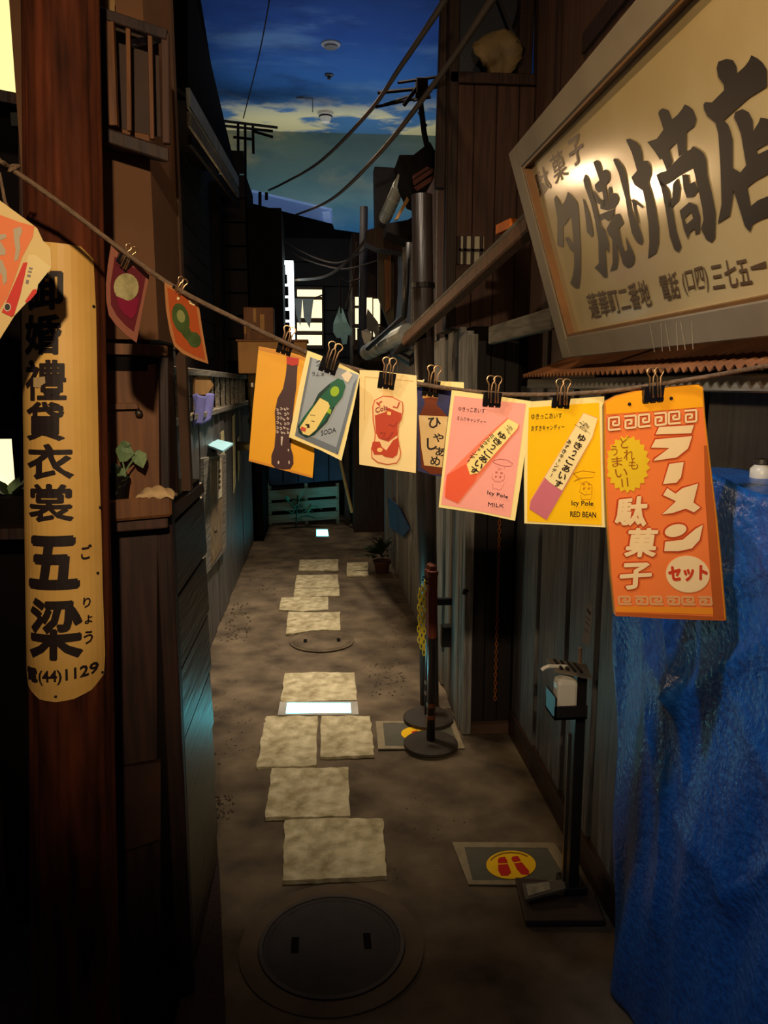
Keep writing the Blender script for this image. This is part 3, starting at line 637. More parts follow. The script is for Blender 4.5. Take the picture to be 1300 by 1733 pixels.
mb = MB(); mb.slab(q, (0, .1, 0)); obj('glowing_panel', mb, m_box, g)
mb = MB(); mb.beam(q[0] + V((0, .04, -.012)), q[1] + V((.012, .04, -.012)), .13, .024); mb.beam(q[1] + V((.008, .04, -.02)), q[2] + V((.008, .04, 0)), .016, .13); obj('frame', mb, m_dwood, g)
mb = MB(); mb.box(b_.x - .03, b_.x + .01, 1.97, 2.36, b_.z - .055, b_.z - .026); obj('bracket', mb, m_iron, g)
mb = MB(); p0, p1 = pt(38, 190, Y=1.9), pt(42, 620, Y=1.9); mb.tube([p0, p1], .009, 10); one('thin_pipe', mb, m_red, 'thin brown pipe beside the wooden pole under the lamp box', 'pipe')
# ------------------------------------------------------------------ wooden pole with its board
YP = 1.6; pA = pt(103, -80, Y=YP); pB = pt(129, 1640, Y=YP); pB = pA + (pB - pA) * (pA.z / (pA.z - pB.z))
def dep(p): return (V(p) - CAM).dot(FWD)
zA = pA.z; rA = 60 / F * dep(pA); pM = pA + (pB - pA) * .75; rM = 67 / F * dep(pM)
def prad(z): return rA + (rM - rA) * (z - zA) / (pM.z - zA)
mb = MB(); NP = 40
random.seed(2)
def polept(u, v):
    a = u * 6.28318; c = pA + (pB - pA) * v; cr = .002 * math.sin(a * 9 + math.sin(v * 5) * 1.2) + .0015 * math.sin(a * 23 + 2 * math.sin(v * 9))
    return c + V((math.sin(a), -math.cos(a), 0)) * (prad(c.z) + cr)
pB0 = pB; pA = pA + (pA - pB) * .75; mb.grid(polept, 96, 44)
pole = one('wooden_pole', mb, m_pole, 'thick weathered wooden pole carrying the long lettered board', 'pole', smooth=True)
mb = MB(); 
yb0, yb1 = 420, 1160
q0 = pt(108.5, yb0, Y=YP); q1 = pt(121, yb1, Y=YP)
RB = Round(q0, q1, (prad(q0.z) + .003, prad(q1.z) + .003), yb0, yb1, 108.5, 121, 68.5)
g = thing('pole_board', 'long tan lettered board bent around the wooden pole', 'sign', q1 + V((0, -prad(q1.z), 0)))
ol = [(82, 420), (152, 425), (168, 442), (171, 520), (173, 640), (175, 760), (178, 870), (180, 980), (183, 1095), (182, 1128), (168, 1148), (145, 1157), (118, 1160), (90, 1157), (66, 1141), (60, 1118), (57, 1010), (53, 900), (49, 780), (46, 640), (44, 560), (42, 470), (50, 436)]
layer(RB, 'board', [ol], m_signp, g, .002, .004)
BD = .032
for c_ in ([T('御', (60, 459, 128, 523), BD), T('婚', (60, 529, 126, 591), BD), T('禮', (62, 598, 133, 662), BD * .8), T('貸', (64, 663, 131, 725), BD), T('衣', (66, 729, 144, 787), BD), T('裳', (69, 793, 144, 856), BD * .9), T('五', (69, 878, 152, 968), BD * 1.6), T('梁', (71, 982, 157, 1088), BD), T('ご', (153, 896, 167, 921), .03), T('り', (156, 985, 166, 1003), .03), T('ょ', (158, 1016, 168, 1031), .03), T('う', (157, 1043, 169, 1066), .03), T('電(44)1129', [(64, 1105), (176, 1097), (176, 1126), (66, 1135)], .035)]): layer(RB, 'character', [c_], m_ink, g, .003)
layer(RB, 'paper_patch', [[(80, 626), (100, 624), (101, 634), (94, 638), (93, 642), (80, 640)]], M('beige_patch', (178, 150, 104), .7), g, .0042)
for x, y in ((168, 514), (176, 838), (118, 1150), (180, 1124), (174, 948)):
    u, v = RB.to2(x, y); c = RB.map(u, v, .002); mb = MB(); mb.lathe([(.003, 0), (.003, .002), (.001, .003)], c, 8, (math.sin(u), -math.cos(u), 0)); obj('nail', mb, m_iron, g)
# ------------------------------------------------------------------ rope
RP = [(-330, 130, 2.34), (-60, 245, 1.38), (20, 287, 1.33), (110, 350, 1.35), (210, 426, 1.36), (300, 489, 1.37), (420, 550, 1.385), (500, 588, 1.39), (560, 613, 1.395), (650, 637, 1.40), (740, 655, 1.40), (833, 666, 1.40), (880, 668, 1.40), (960, 667, 1.39), (1040, 661, 1.37), (1105, 652, 1.345), (1200, 637, 1.31), (1320, 617, 1.14), (1450, 612, 1.0), (1566, 643, .965)]
rp3 = [pt(x, y, Y=Y) for x, y, Y in RP]
def cat(ps, n=5):
    o = []
    for i in range(len(ps) - 1):
        a, b_, c, d_ = ps[max(i - 1, 0)], ps[i], ps[i + 1], ps[min(i + 2, len(ps) - 1)]
        for k in range(n):
            t = k / n; o.append(b_ * 1.0 + (c - a) * (t * .5) + (a * 2 - b_ * 5 + c * 4 - d_) * (t * t * .5) + (b_ * 3 - a - c * 3 + d_) * (t ** 3 * .5))
    return o + [ps[-1]]
rpath = cat(rp3)
g = thing('clothesline', 'brown cord strung across the alley holding all the cards', 'clothesline', rp3[10])
mb = MB(); mb.tube(rpath, .0042, 8); obj('cord', mb, m_rope, g, smooth=True)
mb = MB(); k0 = rp3[2]; mb.tube([k0 + V((-.02, -.004, .004)), k0 + V((0, -.008, -.004)), k0 + V((.012, 0, .006)), k0 + V((0, .008, .008)), k0 + V((-.02, 0, 0)), k0 + V((-.012, -.006, -.05)), k0 + V((.006, -.004, -.1))], .003, 6); obj('knot', mb, m_rope, g, smooth=True)
def ropeY(px):
    for (x0, y0, Y0), (x1, y1, Y1) in zip(RP, RP[1:]):
        if x0 <= px <= x1: t = (px - x0) / (x1 - x0); return y0 + (y1 - y0) * t, Y0 + (Y1 - Y0) * t
def clip(px, ptop, wpx, hpx, lb, tilt=0, yaw=0, dy=0):
    y, Y = ropeY(px); Y += dy; s = Y / F; c = pt(px, ptop, Y=Y); a = math.radians(tilt); b_ = math.radians(yaw)
    ex = V((math.cos(a) * math.cos(b_), math.cos(a) * math.sin(b_), -math.sin(a))); ez = V((math.sin(a), 0, math.cos(a))); ey = ez.cross(ex)
    W = wpx * s; Hh = hpx * s; D = .010
    g = thing('binder_clip', lb, 'clip', c, 'binder clips along the cord')
    def L(x, y, z): return c + ex * x + ey * y + ez * z
    prof = [(-D, 0), (D, 0), (.0015, -Hh), (-.0015, -Hh)]
    mb = MB(); xs = [-W / 2, -W / 2 * .95, W / 2 * .95, W / 2]
    vs = [L(x, y_, z) for x in (-W / 2, W / 2) for y_, z in prof]
    mb.add(vs, [(0, 1, 2, 3), (7, 6, 5, 4), (0, 4, 5, 1), (1, 5, 6, 2), (2, 6, 7, 3), (3, 7, 4, 0)])
    for sg in (-1, 1):
        for k in (-1, 0, 1):
            f = -1 if sg < 0 else 1
            x = k * W * .36; mb.hexa([L(x - W * .14, sg * .0016, -Hh * 1.12), L(x + W * .14, sg * .0016, -Hh * 1.12), L(x + W * .14, sg * .0035, -Hh * .9), L(x - W * .14, sg * .0035, -Hh * .9), L(x - W * .14, sg * .003, -Hh * 1.08), L(x + W * .14, sg * .003, -Hh * 1.08), L(x + W * .14, sg * .006, -Hh * .85), L(x - W * .14, sg * .006, -Hh * .85)])
    obj('body', mb, m_clip, g)
    for sg in (-1, 1):
        r = W * .23; hz = W * .95; cx_ = sg * W * .19
        pts = [L(cx_ - sg * W * .02, -sg * .003 - .004, -Hh * .8), L(cx_ - W * .07, -.010 * 1, 0), L(cx_ - W * .09, -.011, hz * .45)] + [L(cx_ + r * math.sin(t), -.011, hz * .74 - r * .8 * math.cos(t) * -1) for t in (-1.9, -1.3, -.6, 0, .6, 1.3, 1.9)] + [L(cx_ + W * .09, -.011, hz * .45), L(cx_ + W * .07, -.010, 0), L(cx_ + W * .12, -.003 - .004, -Hh * .8)]
        mb = MB(); mb.tube(pts, .0014, 6); obj('wire_handle', mb, m_brass, g, smooth=True)
    return g
# ------------------------------------------------------------------ cards on the cord
def card(px, py, Y, lb, outline, mat, yaw=0, pitch=0, curl=.002, cw=.08, th=.0016, name='picture_card', cat_='card', part='card', grp='picture cards hung on the cord'):
    sf = hang(px, py, Y, yaw, pitch, curl, cw); ys = max(y for x, y in outline)
    g = thing(name, lb, cat_, pt(px, ys, Y=Y), grp); layer(sf, part, [outline], mat, g, 0, th); return sf, g
BL = .0007
# big cellophane packet at the frame edge
Zb = lambda p: zz(0, 320, 805 / 130, p)
sf, g = card(20, 450, 1.28, 'large clear packet with orange print hanging before the wooden pole', Zb([(-900, -400), (-300, -120), (0, 120), (150, 230), (300, 340), (390, 410), (450, 540), (530, 620), (540, 820), (470, 900), (400, 1000), (390, 1060), (270, 1200), (150, 1330), (0, 1570), (-300, 1900), (-900, 1500)]), flat('packet_cream', (206, 176, 112), .6), yaw=14, curl=.001, cw=.12, th=.004, name='snack_packet', cat_='packet', part='packet')
layer(sf, 'orange_panel', [Zb([(-880, 100), (0, 270), (200, 345), (360, 390), (345, 500), (230, 720), (150, 950), (80, 1130), (0, 1260), (-880, 1300)])], flat('packet_orange', (216, 112, 58), .6), g, BL)
layer(sf, 'lettering', [Zb([(140, 420), (215, 395), (235, 440), (205, 520), (215, 620), (190, 740), (150, 760), (165, 640), (150, 540)]), Zb([(-60, 480), (60, 470), (70, 510), (0, 540), (60, 640), (60, 690), (-60, 700)]), Zb([(-40, 760), (20, 740), (70, 860), (75, 960), (40, 1010), (20, 900), (-40, 820)])], flat('packet_grey', (160, 142, 110)), g, 2 * BL)
layer(sf, 'white_slip', [Zb([(300, 690), (370, 690), (540, 825), (400, 1000), (385, 1080), (270, 1200), (150, 1330), (200, 1050)])], flat('slip_cream', (214, 190, 130), .6), g, 2 * BL)
layer(sf, 'red_band', [Zb([(245, 775), (290, 768), (262, 900), (215, 1110), (150, 1320), (120, 1338), (20, 1290), (80, 1150), (170, 950)]), Zb([(345, 1055), (385, 1048), (388, 1085), (320, 1165), (280, 1192), (262, 1180)])], flat('packet_red', (196, 34, 18), .6), g, 3 * BL)
layer(sf, 'small_lettering', [Zb([(308, 820), (345, 828), (340, 845), (304, 838)]), Zb([(298, 855), (335, 862), (330, 880), (294, 872)]), Zb([(290, 895), (325, 902), (318, 925), (284, 916)]), Zb([(278, 950), (306, 958), (298, 998), (270, 988)])], m_ink3, g, 4 * BL)
layer(sf, 'hole_ring', [Zb(E(80, 1238, 38, 44, n=18))], flat('ring_pale', (196, 180, 150)), g, 4 * BL)
layer(sf, 'hole', [Zb(E(80, 1238, 28, 34, n=18))], m_ink, g, 5 * BL)
# shaved ice card
Zc = lambda p: zz(0, 380, 3.25, p)
sf, g = card(215, 500, 1.375, 'narrow card picturing white shaved ice in red syrup', Zc([(612, 112), (660, 150), (740, 205), (825, 262), (800, 380), (770, 540), (752, 650), (690, 605), (640, 555), (600, 500), (586, 420), (584, 330), (595, 220)]), flat('card_dusky', (138, 84, 66)), yaw=42)
layer(sf, 'picture', [Zc([(630, 175), (690, 215), (750, 245), (800, 285), (775, 420), (735, 590), (690, 555), (640, 500), (608, 440), (606, 330)])], flat('wine_print', (92, 28, 36)), g, BL)
layer(sf, 'shaved_ice', [Zc(grow(E(692, 345, 66, 74, n=20), 3))], M('ice_print', (172, 160, 112), .7, scale=60, col2=(130, 120, 78)), g, 2 * BL)
layer(sf, 'syrup', [Zc([(640, 395), (700, 420), (760, 400), (748, 480), (725, 520), (680, 495), (650, 450)])], flat('magenta_print', (120, 22, 50)), g, 3 * BL)
# green gourd card
sf, g = card(312, 545, 1.378, 'narrow orange card picturing a green gourd shaped bottle', Zc([(905, 318), (960, 345), (1030, 385), (1090, 420), (1110, 560), (1130, 680), (1145, 766), (1070, 740), (1005, 710), (960, 670), (938, 600), (915, 470)]), flat('card_sand', (170, 112, 66)), yaw=42)
layer(sf, 'picture', [Zc([(918, 345), (1000, 385), (1075, 428), (1095, 560), (1128, 745), (1070, 722), (1010, 690), (965, 650), (935, 520)])], flat('rust_print', (164, 74, 32)), g, BL)
layer(sf, 'bottle_print', [Zc(E(992, 515, 46, 84, -14, 20)), Zc([(985, 580), (1035, 560), (1060, 610), (1040, 650), (1010, 620)]), Zc(E(1066, 634, 36, 44, -20, 18))], M('gourd_green', (72, 92, 44), .5, scale=30, col2=(50, 66, 32)), g, 2 * BL)
layer(sf, 'label_print', [Zc(E(992, 505, 22, 36, -14, 14))], flat('gourd_label', (132, 132, 76)), g, 3 * BL)
layer(sf, 'lettering', [Zc([(972, 398), (985, 402), (980, 416), (968, 412)]), Zc([(1035, 415), (1078, 432), (1076, 440), (1034, 424)]), Zc([(1040, 428), (1070, 442), (1066, 448), (1038, 436)])], flat('pale_print', (236, 210, 150)), g, 3 * BL)
# dark cola bottle on yellow
Zd = lambda p: zz(300, 600, 1126 / 260, p)
sf, g = card(480, 700, 1.405, 'mustard yellow card picturing a dark cola bottle with red cap', [(438, 586), (490, 596), (530, 608), (531, 700), (532, 770), (529, 809), (480, 795), (421, 779), (428, 690)], flat('mustard_print', (236, 166, 18)), yaw=4)
for q in ([(438, 586), (530, 608), (530, 613), (438, 592)], [(421, 776), (529, 805), (529, 809), (421, 780)]): layer(sf, 'pale_edge', [q], flat('amber_edge', (212, 140, 40)), g, BL)
bt = Zd([(803, 70), (882, 75), (872, 250), (860, 330), (850, 420), (835, 600), (832, 680), (850, 740), (852, 800), (830, 838), (780, 842), (720, 832), (690, 800), (690, 740), (712, 680), (722, 560), (715, 420), (735, 320), (775, 250), (795, 150)])
layer(sf, 'bottle_print', [bt], flat('cola_print', (62, 28, 30)), g, 2 * BL)
layer(sf, 'cap_print', [Zd([(800, 15), (892, 28), (888, 75), (840, 82), (802, 68)])], m_redp, g, 3 * BL)
random.seed(21); sq = []
for r in range(6):
    for k in range(4):
        x = 738 + k * 24 + random.uniform(-5, 5); y = 400 + r * 34 + random.uniform(-6, 6); t = random.uniform(-1, 1)
        sq.append(Zd(S([(x - 8, y - 6), (x + 2, y - 10 * t), (x + 9, y + 2), (x + 2, y + 10), (x - 6, y + 8 * t)], 6)))
layer(sf, 'lettering', sq + [Zd([(760, 600), (775, 600), (768, 670), (760, 660)])], flat('bottle_white', (206, 186, 168)), g, 3 * BL)
layer(sf, 'glint_print', [Zd(E(742, 790, 7, 12, n=10)), Zd(E(820, 790, 5, 14, n=10)), Zd(E(815, 700, 5, 10, n=10))], flat('bottle_white', (206, 186, 168)), g, 3 * BL)
# ramune
Ze = lambda p: zz(480, 570, 1300 / 240, p)
sf, g = card(550, 690, 1.372, 'tilted cream bordered card picturing a green soda bottle', Ze([(220, 125), (340, 170), (500, 240), (690, 335), (700, 360), (640, 660), (580, 930), (530, 1135), (340, 1040), (50, 920), (90, 720), (150, 420)]), m_paper, yaw=-3)
layer(sf, 'picture', [Ze([(245, 185), (420, 250), (690, 350), (640, 560), (500, 1080), (300, 995), (105, 905), (180, 510)])], flat('cool_grey_print', (150, 158, 164)), g, BL)
layer(sf, 'shade_print', [Ze([(245, 185), (262, 192), (205, 500), (130, 860), (480, 1010), (500, 1080), (105, 905), (180, 510)]), Ze([(640, 430), (672, 380), (560, 860), (500, 1075), (470, 1060), (560, 740)])], flat('shadow_print', (104, 112, 120)), g, 2 * BL)
layer(sf, 'bottle_print', [Ze([(500, 380), (550, 400), (570, 450), (540, 550), (470, 640), (400, 780), (280, 900), (210, 925), (140, 880), (130, 820), (180, 740), (270, 620), (320, 520), (420, 430)])], flat('soda_green', (24, 92, 62), .3), g, 3 * BL)
layer(sf, 'bottle_shade', [Ze([(130, 820), (140, 880), (210, 925), (280, 900), (400, 780), (470, 640), (455, 640), (380, 770), (280, 870), (220, 900), (160, 860), (145, 800)]), Ze([(320, 520), (420, 430), (430, 450), (345, 540), (300, 640), (270, 620)])], flat('soda_dark', (16, 52, 42), .3), g, 3.6 * BL)
layer(sf, 'cap_print', [Ze([(530, 350), (590, 310), (630, 350), (590, 420), (560, 400)])], flat('cap_cream', (226, 206, 170)), g, 3 * BL)
layer(sf, 'label_print', [Ze([(335, 560), (410, 600), (425, 640), (300, 850), (235, 905), (180, 890), (150, 830), (250, 680)])], flat('label_cream', (236, 208, 120)), g, 4 * BL)
layer(sf, 'glow_print', [Ze(E(470, 500, 40, 48, 20, 18)), Ze([(400, 640), (440, 670), (430, 710), (395, 690)])], flat('lime_print', (150, 180, 20)), g, 4 * BL)
layer(sf, 'seal_print', [Ze([(165, 820), (210, 838), (200, 870), (155, 855)])], flat('seal_red', (200, 70, 50)), g, 5 * BL)
layer(sf, 'lettering', [T('ラムネ', [zz(480, 570, 1300 / 240, [(262, 318)])[0], Ze([(380, 330)])[0], Ze([(370, 365)])[0], Ze([(258, 358)])[0]], 0), T('SODA', [Ze([(345, 860)])[0], Ze([(480, 825)])[0], Ze([(482, 870)])[0], Ze([(345, 905)])[0]], 0), Ze(S([(200, 800), (240, 830), (215, 835), (235, 800)], 7)), Ze(S([(255, 770), (285, 775)], 6)), Ze(S([(245, 715), (290, 720)], 5)), Ze(S([(300, 235), (335, 215), (340, 245), (300, 265), (345, 270)], 6))], m_ink, g, 5 * BL)
# cola jelly
sf, g = card(656, 715, 1.385, 'cream card picturing a bottle shaped red cola sweet', Ze([(697, 305), (860, 310), (1010, 330), (1218, 355), (1224, 600), (1218, 900), (1212, 1248), (950, 1210), (695, 1170), (693, 900), (697, 600)]), flat('parchment', (244, 216, 150)), yaw=2)
layer(sf, 'fold_print', [Ze([(740, 360), (1190, 400), (1190, 408), (748, 368), (745, 760), (738, 760)])], flat('crease_print', (222, 190, 124)), g, BL)
out = [(905, 540), (1000, 548), (1095, 600), (1098, 680), (1085, 750), (1060, 800), (1050, 900), (1060, 980), (1078, 1060), (1070, 1110), (1040, 1160), (950, 1175), (860, 1155), (805, 1110), (800, 1020), (830, 950), (835, 880), (815, 760), (812, 640), (830, 580)]
layer(sf, 'sweet_print', [Ze(out)], flat('sweet_red', (206, 92, 48)), g, 2 * BL)
layer(sf, 'sweet_face', [Ze(grow(out, -10))], flat('sweet_cream', (242, 200, 140)), g, 3 * BL)
layer(sf, 'red_print', [Ze([(835, 720), (930, 690), (960, 650), (1050, 690), (1080, 700), (1075, 750), (1045, 800), (1040, 900), (960, 960), (870, 930), (845, 880)]), Ze([(815, 960), (880, 960), (900, 1010), (940, 1040), (1000, 950), (1050, 920), (1055, 1000), (1040, 1080), (1000, 1110), (930, 1100), (900, 1080), (830, 1080), (805, 1020)]), Ze(S([(850, 600), (890, 640), (870, 610), (900, 590)], 14)), Ze(S([(1000, 640), (1040, 650), (1060, 600)], 14))], flat('sweet_deep', (190, 62, 28)), g, 4 * BL)
layer(sf, 'lettering', [T('Cola', [Ze([(836, 650)])[0], Ze([(952, 620)])[0], Ze([(958, 665)])[0], Ze([(842, 700)])[0]], .03), Ze(S([(880, 880), (930, 880), (900, 940), (960, 930), (1000, 870)], 9)), Ze(S([(960, 800), (1010, 820), (1040, 780)], 8))], flat('sweet_dark', (150, 44, 26)), g, 5 * BL)
layer(sf, 'yellow_print', [Ze(E(880, 1035, 26, 20, n=12)), Ze([(945, 680), (985, 690), (980, 720), (950, 715)])], flat('sweet_glow', (246, 190, 110)), g, 5 * BL)
layer(sf, 'cap_print', [Ze([(915, 470), (1000, 475), (1005, 545), (905, 540)])], flat('sweet_cap', (232, 190, 120)), g, 2 * BL)
# brown bottle on navy
Zg = lambda p: zz(600, 560, 693 / 160, p)
sf, g = card(745, 722, 1.425, 'navy card picturing a brown bottle with a cream label', [(706, 644), (785, 648), (784, 720), (780, 806), (740, 806), (707, 797)], flat('navy_print', (40, 40, 84)), yaw=0)
layer(sf, 'pale_edge', [[(706, 643), (785, 647), (785, 660), (706, 654)]], m_paper, g, BL)
layer(sf, 'bottle_print', [Zg([(505, 470), (600, 470), (612, 500), (600, 540), (640, 580), (690, 640), (760, 900), (770, 1050), (560, 1050), (490, 1000), (480, 860), (468, 640), (500, 570), (515, 530)])], flat('amber_glass', (112, 50, 24), .3), g, BL)
layer(sf, 'label_print', [Zg([(470, 618), (690, 628), (735, 780), (730, 985), (640, 1000), (510, 985), (490, 860)])], flat('label_tan', (224, 190, 132)), g, 2 * BL)
layer(sf, 'cap_print', [Zg([(500, 450), (610, 452), (612, 495), (560, 485), (500, 495)])], flat('cap_gold', (196, 136, 60)), g, 2 * BL)
layer(sf, 'lettering', [T('ひ', zz(600, 560, 693 / 160, [(538, 632), (632, 635), (632, 715), (540, 712)]), .02), T('や', zz(600, 560, 693 / 160, [(575, 748), (655, 752), (652, 815), (575, 812)]), .02), T('し', zz(600, 560, 693 / 160, [(528, 785), (605, 785), (605, 875), (530, 872)]), .03), T('あ', zz(600, 560, 693 / 160, [(590, 850), (670, 855), (668, 920), (592, 915)]), .02), T('め', zz(600, 560, 693 / 160, [(552, 915), (630, 920), (628, 990), (556, 985)]), .02)], m_ink, g, 3 * BL)
# two ice cards
def ice_card(lb, Y, o, pnl, mats, text, pack, packend, lab, words, jp2, en2, bub):
    sf, g = card(sum(p[0] for p in o) / len(o), sum(p[1] for p in o) / len(o), Y, lb, o, m_paper, yaw=3)
    layer(sf, 'colour_panel', [pnl], mats[0], g, BL)
    layer(sf, 'wrapper_print', [pack], mats[1], g, 2 * BL); layer(sf, 'wrapper_end', packend, mats[2], g, 3 * BL)
    layer(sf, 'wrapper_face', [lab], mats[3], g, 4 * BL)
    layer(sf, 'lettering', words + text, m_ink, g, 5 * BL)
    layer(sf, 'doodle_print', bub, flat('doodle_' + lb.split()[0], mats[4]), g, 5 * BL)
    return sf, g
Zp = lambda p: zz(730, 640, 1178 / 170, p)
def along(a, b_, st, wv, bold, f=1.0):
    """characters of st one by one from a to b_, upright to that line"""
    n = len(st); dx, dy = (b_[0] - a[0]) / n, (b_[1] - a[1]) / n; l = math.hypot(dx, dy); px_, py_ = -dy / l * wv / 2, dx / l * wv / 2; r = []
    for i, ch in enumerate(st):
        x0, y0 = a[0] + dx * (i + .08), a[1] + dy * (i + .08); x1, y1 = a[0] + dx * (i + .92), a[1] + dy * (i + .92); k = .55 if ch in 'っャィ・' else .16 if ch == 'ー' else 1
        r.append(T(ch, [(x0 + px_ * k, y0 + py_ * k), (x0 - px_ * k, y0 - py_ * k), (x1 - px_ * k, y1 - py_ * k), (x1 + px_ * k, y1 + py_ * k)], bold))
    return r
P1 = lambda x, y: Zp([(x, y)])[0]
doodle = [Zp(S([(720, 965), (790, 945), (880, 955), (950, 1000), (925, 1030), (860, 1030), (780, 1010), (725, 985), (720, 965)], 5)), Zp(S([(860, 1030), (850, 1060)], 5)), Zp(S([(790, 1045), (770, 1070), (820, 1072), (790, 1045)], 4)), Zp(S([(715, 1110), (705, 1160), (740, 1205), (800, 1215), (850, 1180), (855, 1120)], 4)), Zp([(745, 1088), (778, 1092), (775, 1110), (745, 1106)]), Zp([(802, 1100), (835, 1102), (832, 1118), (802, 1116)]), Zp(E(752, 1150, 13, 13, n=10)), Zp(E(805, 1155, 13, 13, n=10)), Zp(S([(715, 1225), (720, 1300), (750, 1290), (790, 1310), (820, 1290), (850, 1220)], 4))]
ice_card('pink card picturing a milk ice pop in its wrapper', 1.372, Zp([(240, 140), (500, 175), (800, 215), (1170, 270), (1160, 420), (1080, 1000), (980, 1672), (600, 1590), (85, 1512), (110, 1250), (170, 700)]), Zp([(268, 205), (600, 245), (1105, 300), (1050, 740), (925, 1630), (500, 1545), (112, 1478), (180, 900)]),
    (flat('pink_print', (250, 166, 150)), flat('wrap_coral', (250, 130, 96)), flat('wrap_red', (240, 96, 60)), flat('wrap_cream', (252, 226, 140)), (206, 112, 96)),
    [T('ゆきっこあいす', [P1(315, 330), P1(625, 355), P1(622, 412), P1(312, 380)], .0), T('ミルクキャンディー', [P1(300, 438), P1(640, 490), P1(638, 535), P1(296, 490)], .0), T('Icy Pole', [P1(655, 1312), P1(895, 1370), P1(890, 1418), P1(652, 1370)], .01), T('MILK', [P1(662, 1450), P1(850, 1475), P1(845, 1512), P1(660, 1498)], 0)],
    Zp([(890, 460), (1030, 545), (1020, 590), (560, 1170), (320, 1470), (150, 1400), (150, 1280), (180, 1130), (600, 720)]), [Zp([(175, 1135), (410, 1000), (540, 1120), (500, 1210), (300, 1460), (160, 1390)])],
    Zp([(900, 475), (1015, 540), (1005, 585), (545, 1110), (450, 1130), (410, 1010), (620, 740)]), along(P1(850, 640), P1(470, 1115), 'ゆきっこあいす', 15.5, .03) + along(P1(722, 655), P1(415, 985), 'ミルクキャンデー', 8, .02) + [T('Icy Pole', [P1(850, 565), P1(915, 535), P1(960, 615), P1(925, 690)], .0)], 0, 0, doodle)
Zq = lambda p: zz(850, 560, 1300 / 450, p)
Q1 = lambda x, y: Zq([(x, y)])[0]
doodle = [Zq(S([(345, 695), (390, 682), (450, 690), (440, 715), (370, 718), (345, 695)], 3)), Zq(S([(370, 718), (345, 735), (385, 720)], 2.5)), Zq(S([(385, 745), (375, 785), (400, 800), (435, 795), (435, 750), (405, 735), (385, 745)], 2.5)), Zq([(390, 744), (402, 744), (402, 752), (390, 752)]), Zq([(415, 745), (428, 745), (428, 752), (415, 752)]), Zq(E(397, 768, 6, 6, n=8)), Zq(E(420, 768, 6, 6, n=8)), Zq(S([(380, 800), (385, 822), (430, 822), (436, 798)], 2.5))]
ice_card('bright yellow card picturing a red bean ice pop', 1.380, Zq([(140, 345), (300, 335), (497, 320), (500, 450), (505, 700), (511, 960), (330, 952), (108, 940), (106, 700), (112, 560)]), Zq([(128, 375), (300, 362), (472, 350), (480, 700), (484, 948), (300, 940), (120, 930), (122, 600)]),
    (flat('vivid_yellow', (252, 196, 8)), flat('wrap_mauve', (222, 150, 120)), flat('wrap_pink', (206, 112, 124)), flat('wrap_pale', (248, 226, 160)), (196, 140, 20)),
    [T('ゆきっこあいす', [Q1(138, 405), Q1(290, 400), Q1(290, 425), Q1(138, 432)], .0), T('あずきキャンディー', [Q1(138, 462), Q1(302, 455), Q1(302, 480), Q1(138, 490)], .0), T('Icy Pole', [Q1(336, 828), Q1(442, 830), Q1(442, 860), Q1(336, 858)], .01), T('RED BEAN', [Q1(330, 880), Q1(455, 884), Q1(455, 910), Q1(330, 906)], .01)],
    Zq([(395, 400), (465, 425), (440, 520), (300, 780), (215, 925), (130, 870), (135, 830), (200, 720), (300, 560)]), [Zq([(215, 710), (300, 765), (285, 800), (215, 922), (130, 868), (138, 830)])],
    Zq([(395, 402), (462, 428), (436, 520), (290, 780), (230, 740), (205, 715), (310, 545)]), along(Q1(395, 505), Q1(262, 765), 'ゆきっこあいす', 13.5, .03) + along(Q1(330, 530), Q1(232, 715), 'あずきキャンデー', 7, .02) + [T('Icy Pole', [Q1(350, 455), Q1(398, 435), Q1(432, 480), Q1(425, 510)], .0)], 0, 0, doodle)
# orange noodle packet bundle
sf = hang(1120, 850, 1.345, yaw=-4, curl=.003, cw=.12)
g = thing('noodle_packet', 'tall orange lettered packet bundle, widest thing on the cord', 'packet', pt(1120, 1050, Y=1.345))
o0 = [(505, 350), (560, 322), (690, 290), (955, 265), (975, 282), (985, 420), (1000, 560), (1040, 900), (1060, 1100), (1085, 1415), (820, 1408), (555, 1393), (535, 1200), (518, 930), (508, 640)]
mo = flat('noodle_orange', (238, 122, 56), .42); my = flat('noodle_yellow', (250, 170, 24), .42); mr_ = flat('noodle_red', (190, 66, 24), .5); mc = flat('noodle_cream', (240, 206, 150), .5)
for k, (dx, dy, m_) in enumerate(((14, 8, M('kraft_back', (150, 110, 50), .6)), (20, -6, M('kraft_back2', (186, 120, 36), .6)), (10, -2, my))):
    layer(sf, 'rear_packet', [Zq([(x + dx * (1 if x > 800 else .1), y + dy * (1 if y < 400 else -.2)) for x, y in o0])], m_, g, -.006 - .005 * (2 - k), .0035)
layer(sf, 'front_packet', [Zq(o0)], mo, g, 0, .004)
layer(sf, 'header_band', [Zq([(505, 350), (560, 322), (690, 290), (955, 265), (975, 282), (980, 372), (740, 392), (506, 408)])], my, g, BL)
layer(sf, 'dark_side_band', [Zq([(985, 560), (1000, 560), (1040, 900), (1082, 1410), (1030, 1408), (1010, 1100), (990, 800)]), Zq([(553, 1375), (1082, 1396), (1084, 1414), (555, 1393)])], flat('noodle_brown', (176, 84, 26), .5), g, BL)  # darker band along the packet's folded side and its foot
layer(sf, 'foot_print', [Zq([(558, 1345), (1030, 1352), (1030, 1385), (556, 1372)])], flat('noodle_amber', (236, 140, 30), .5), g, BL)
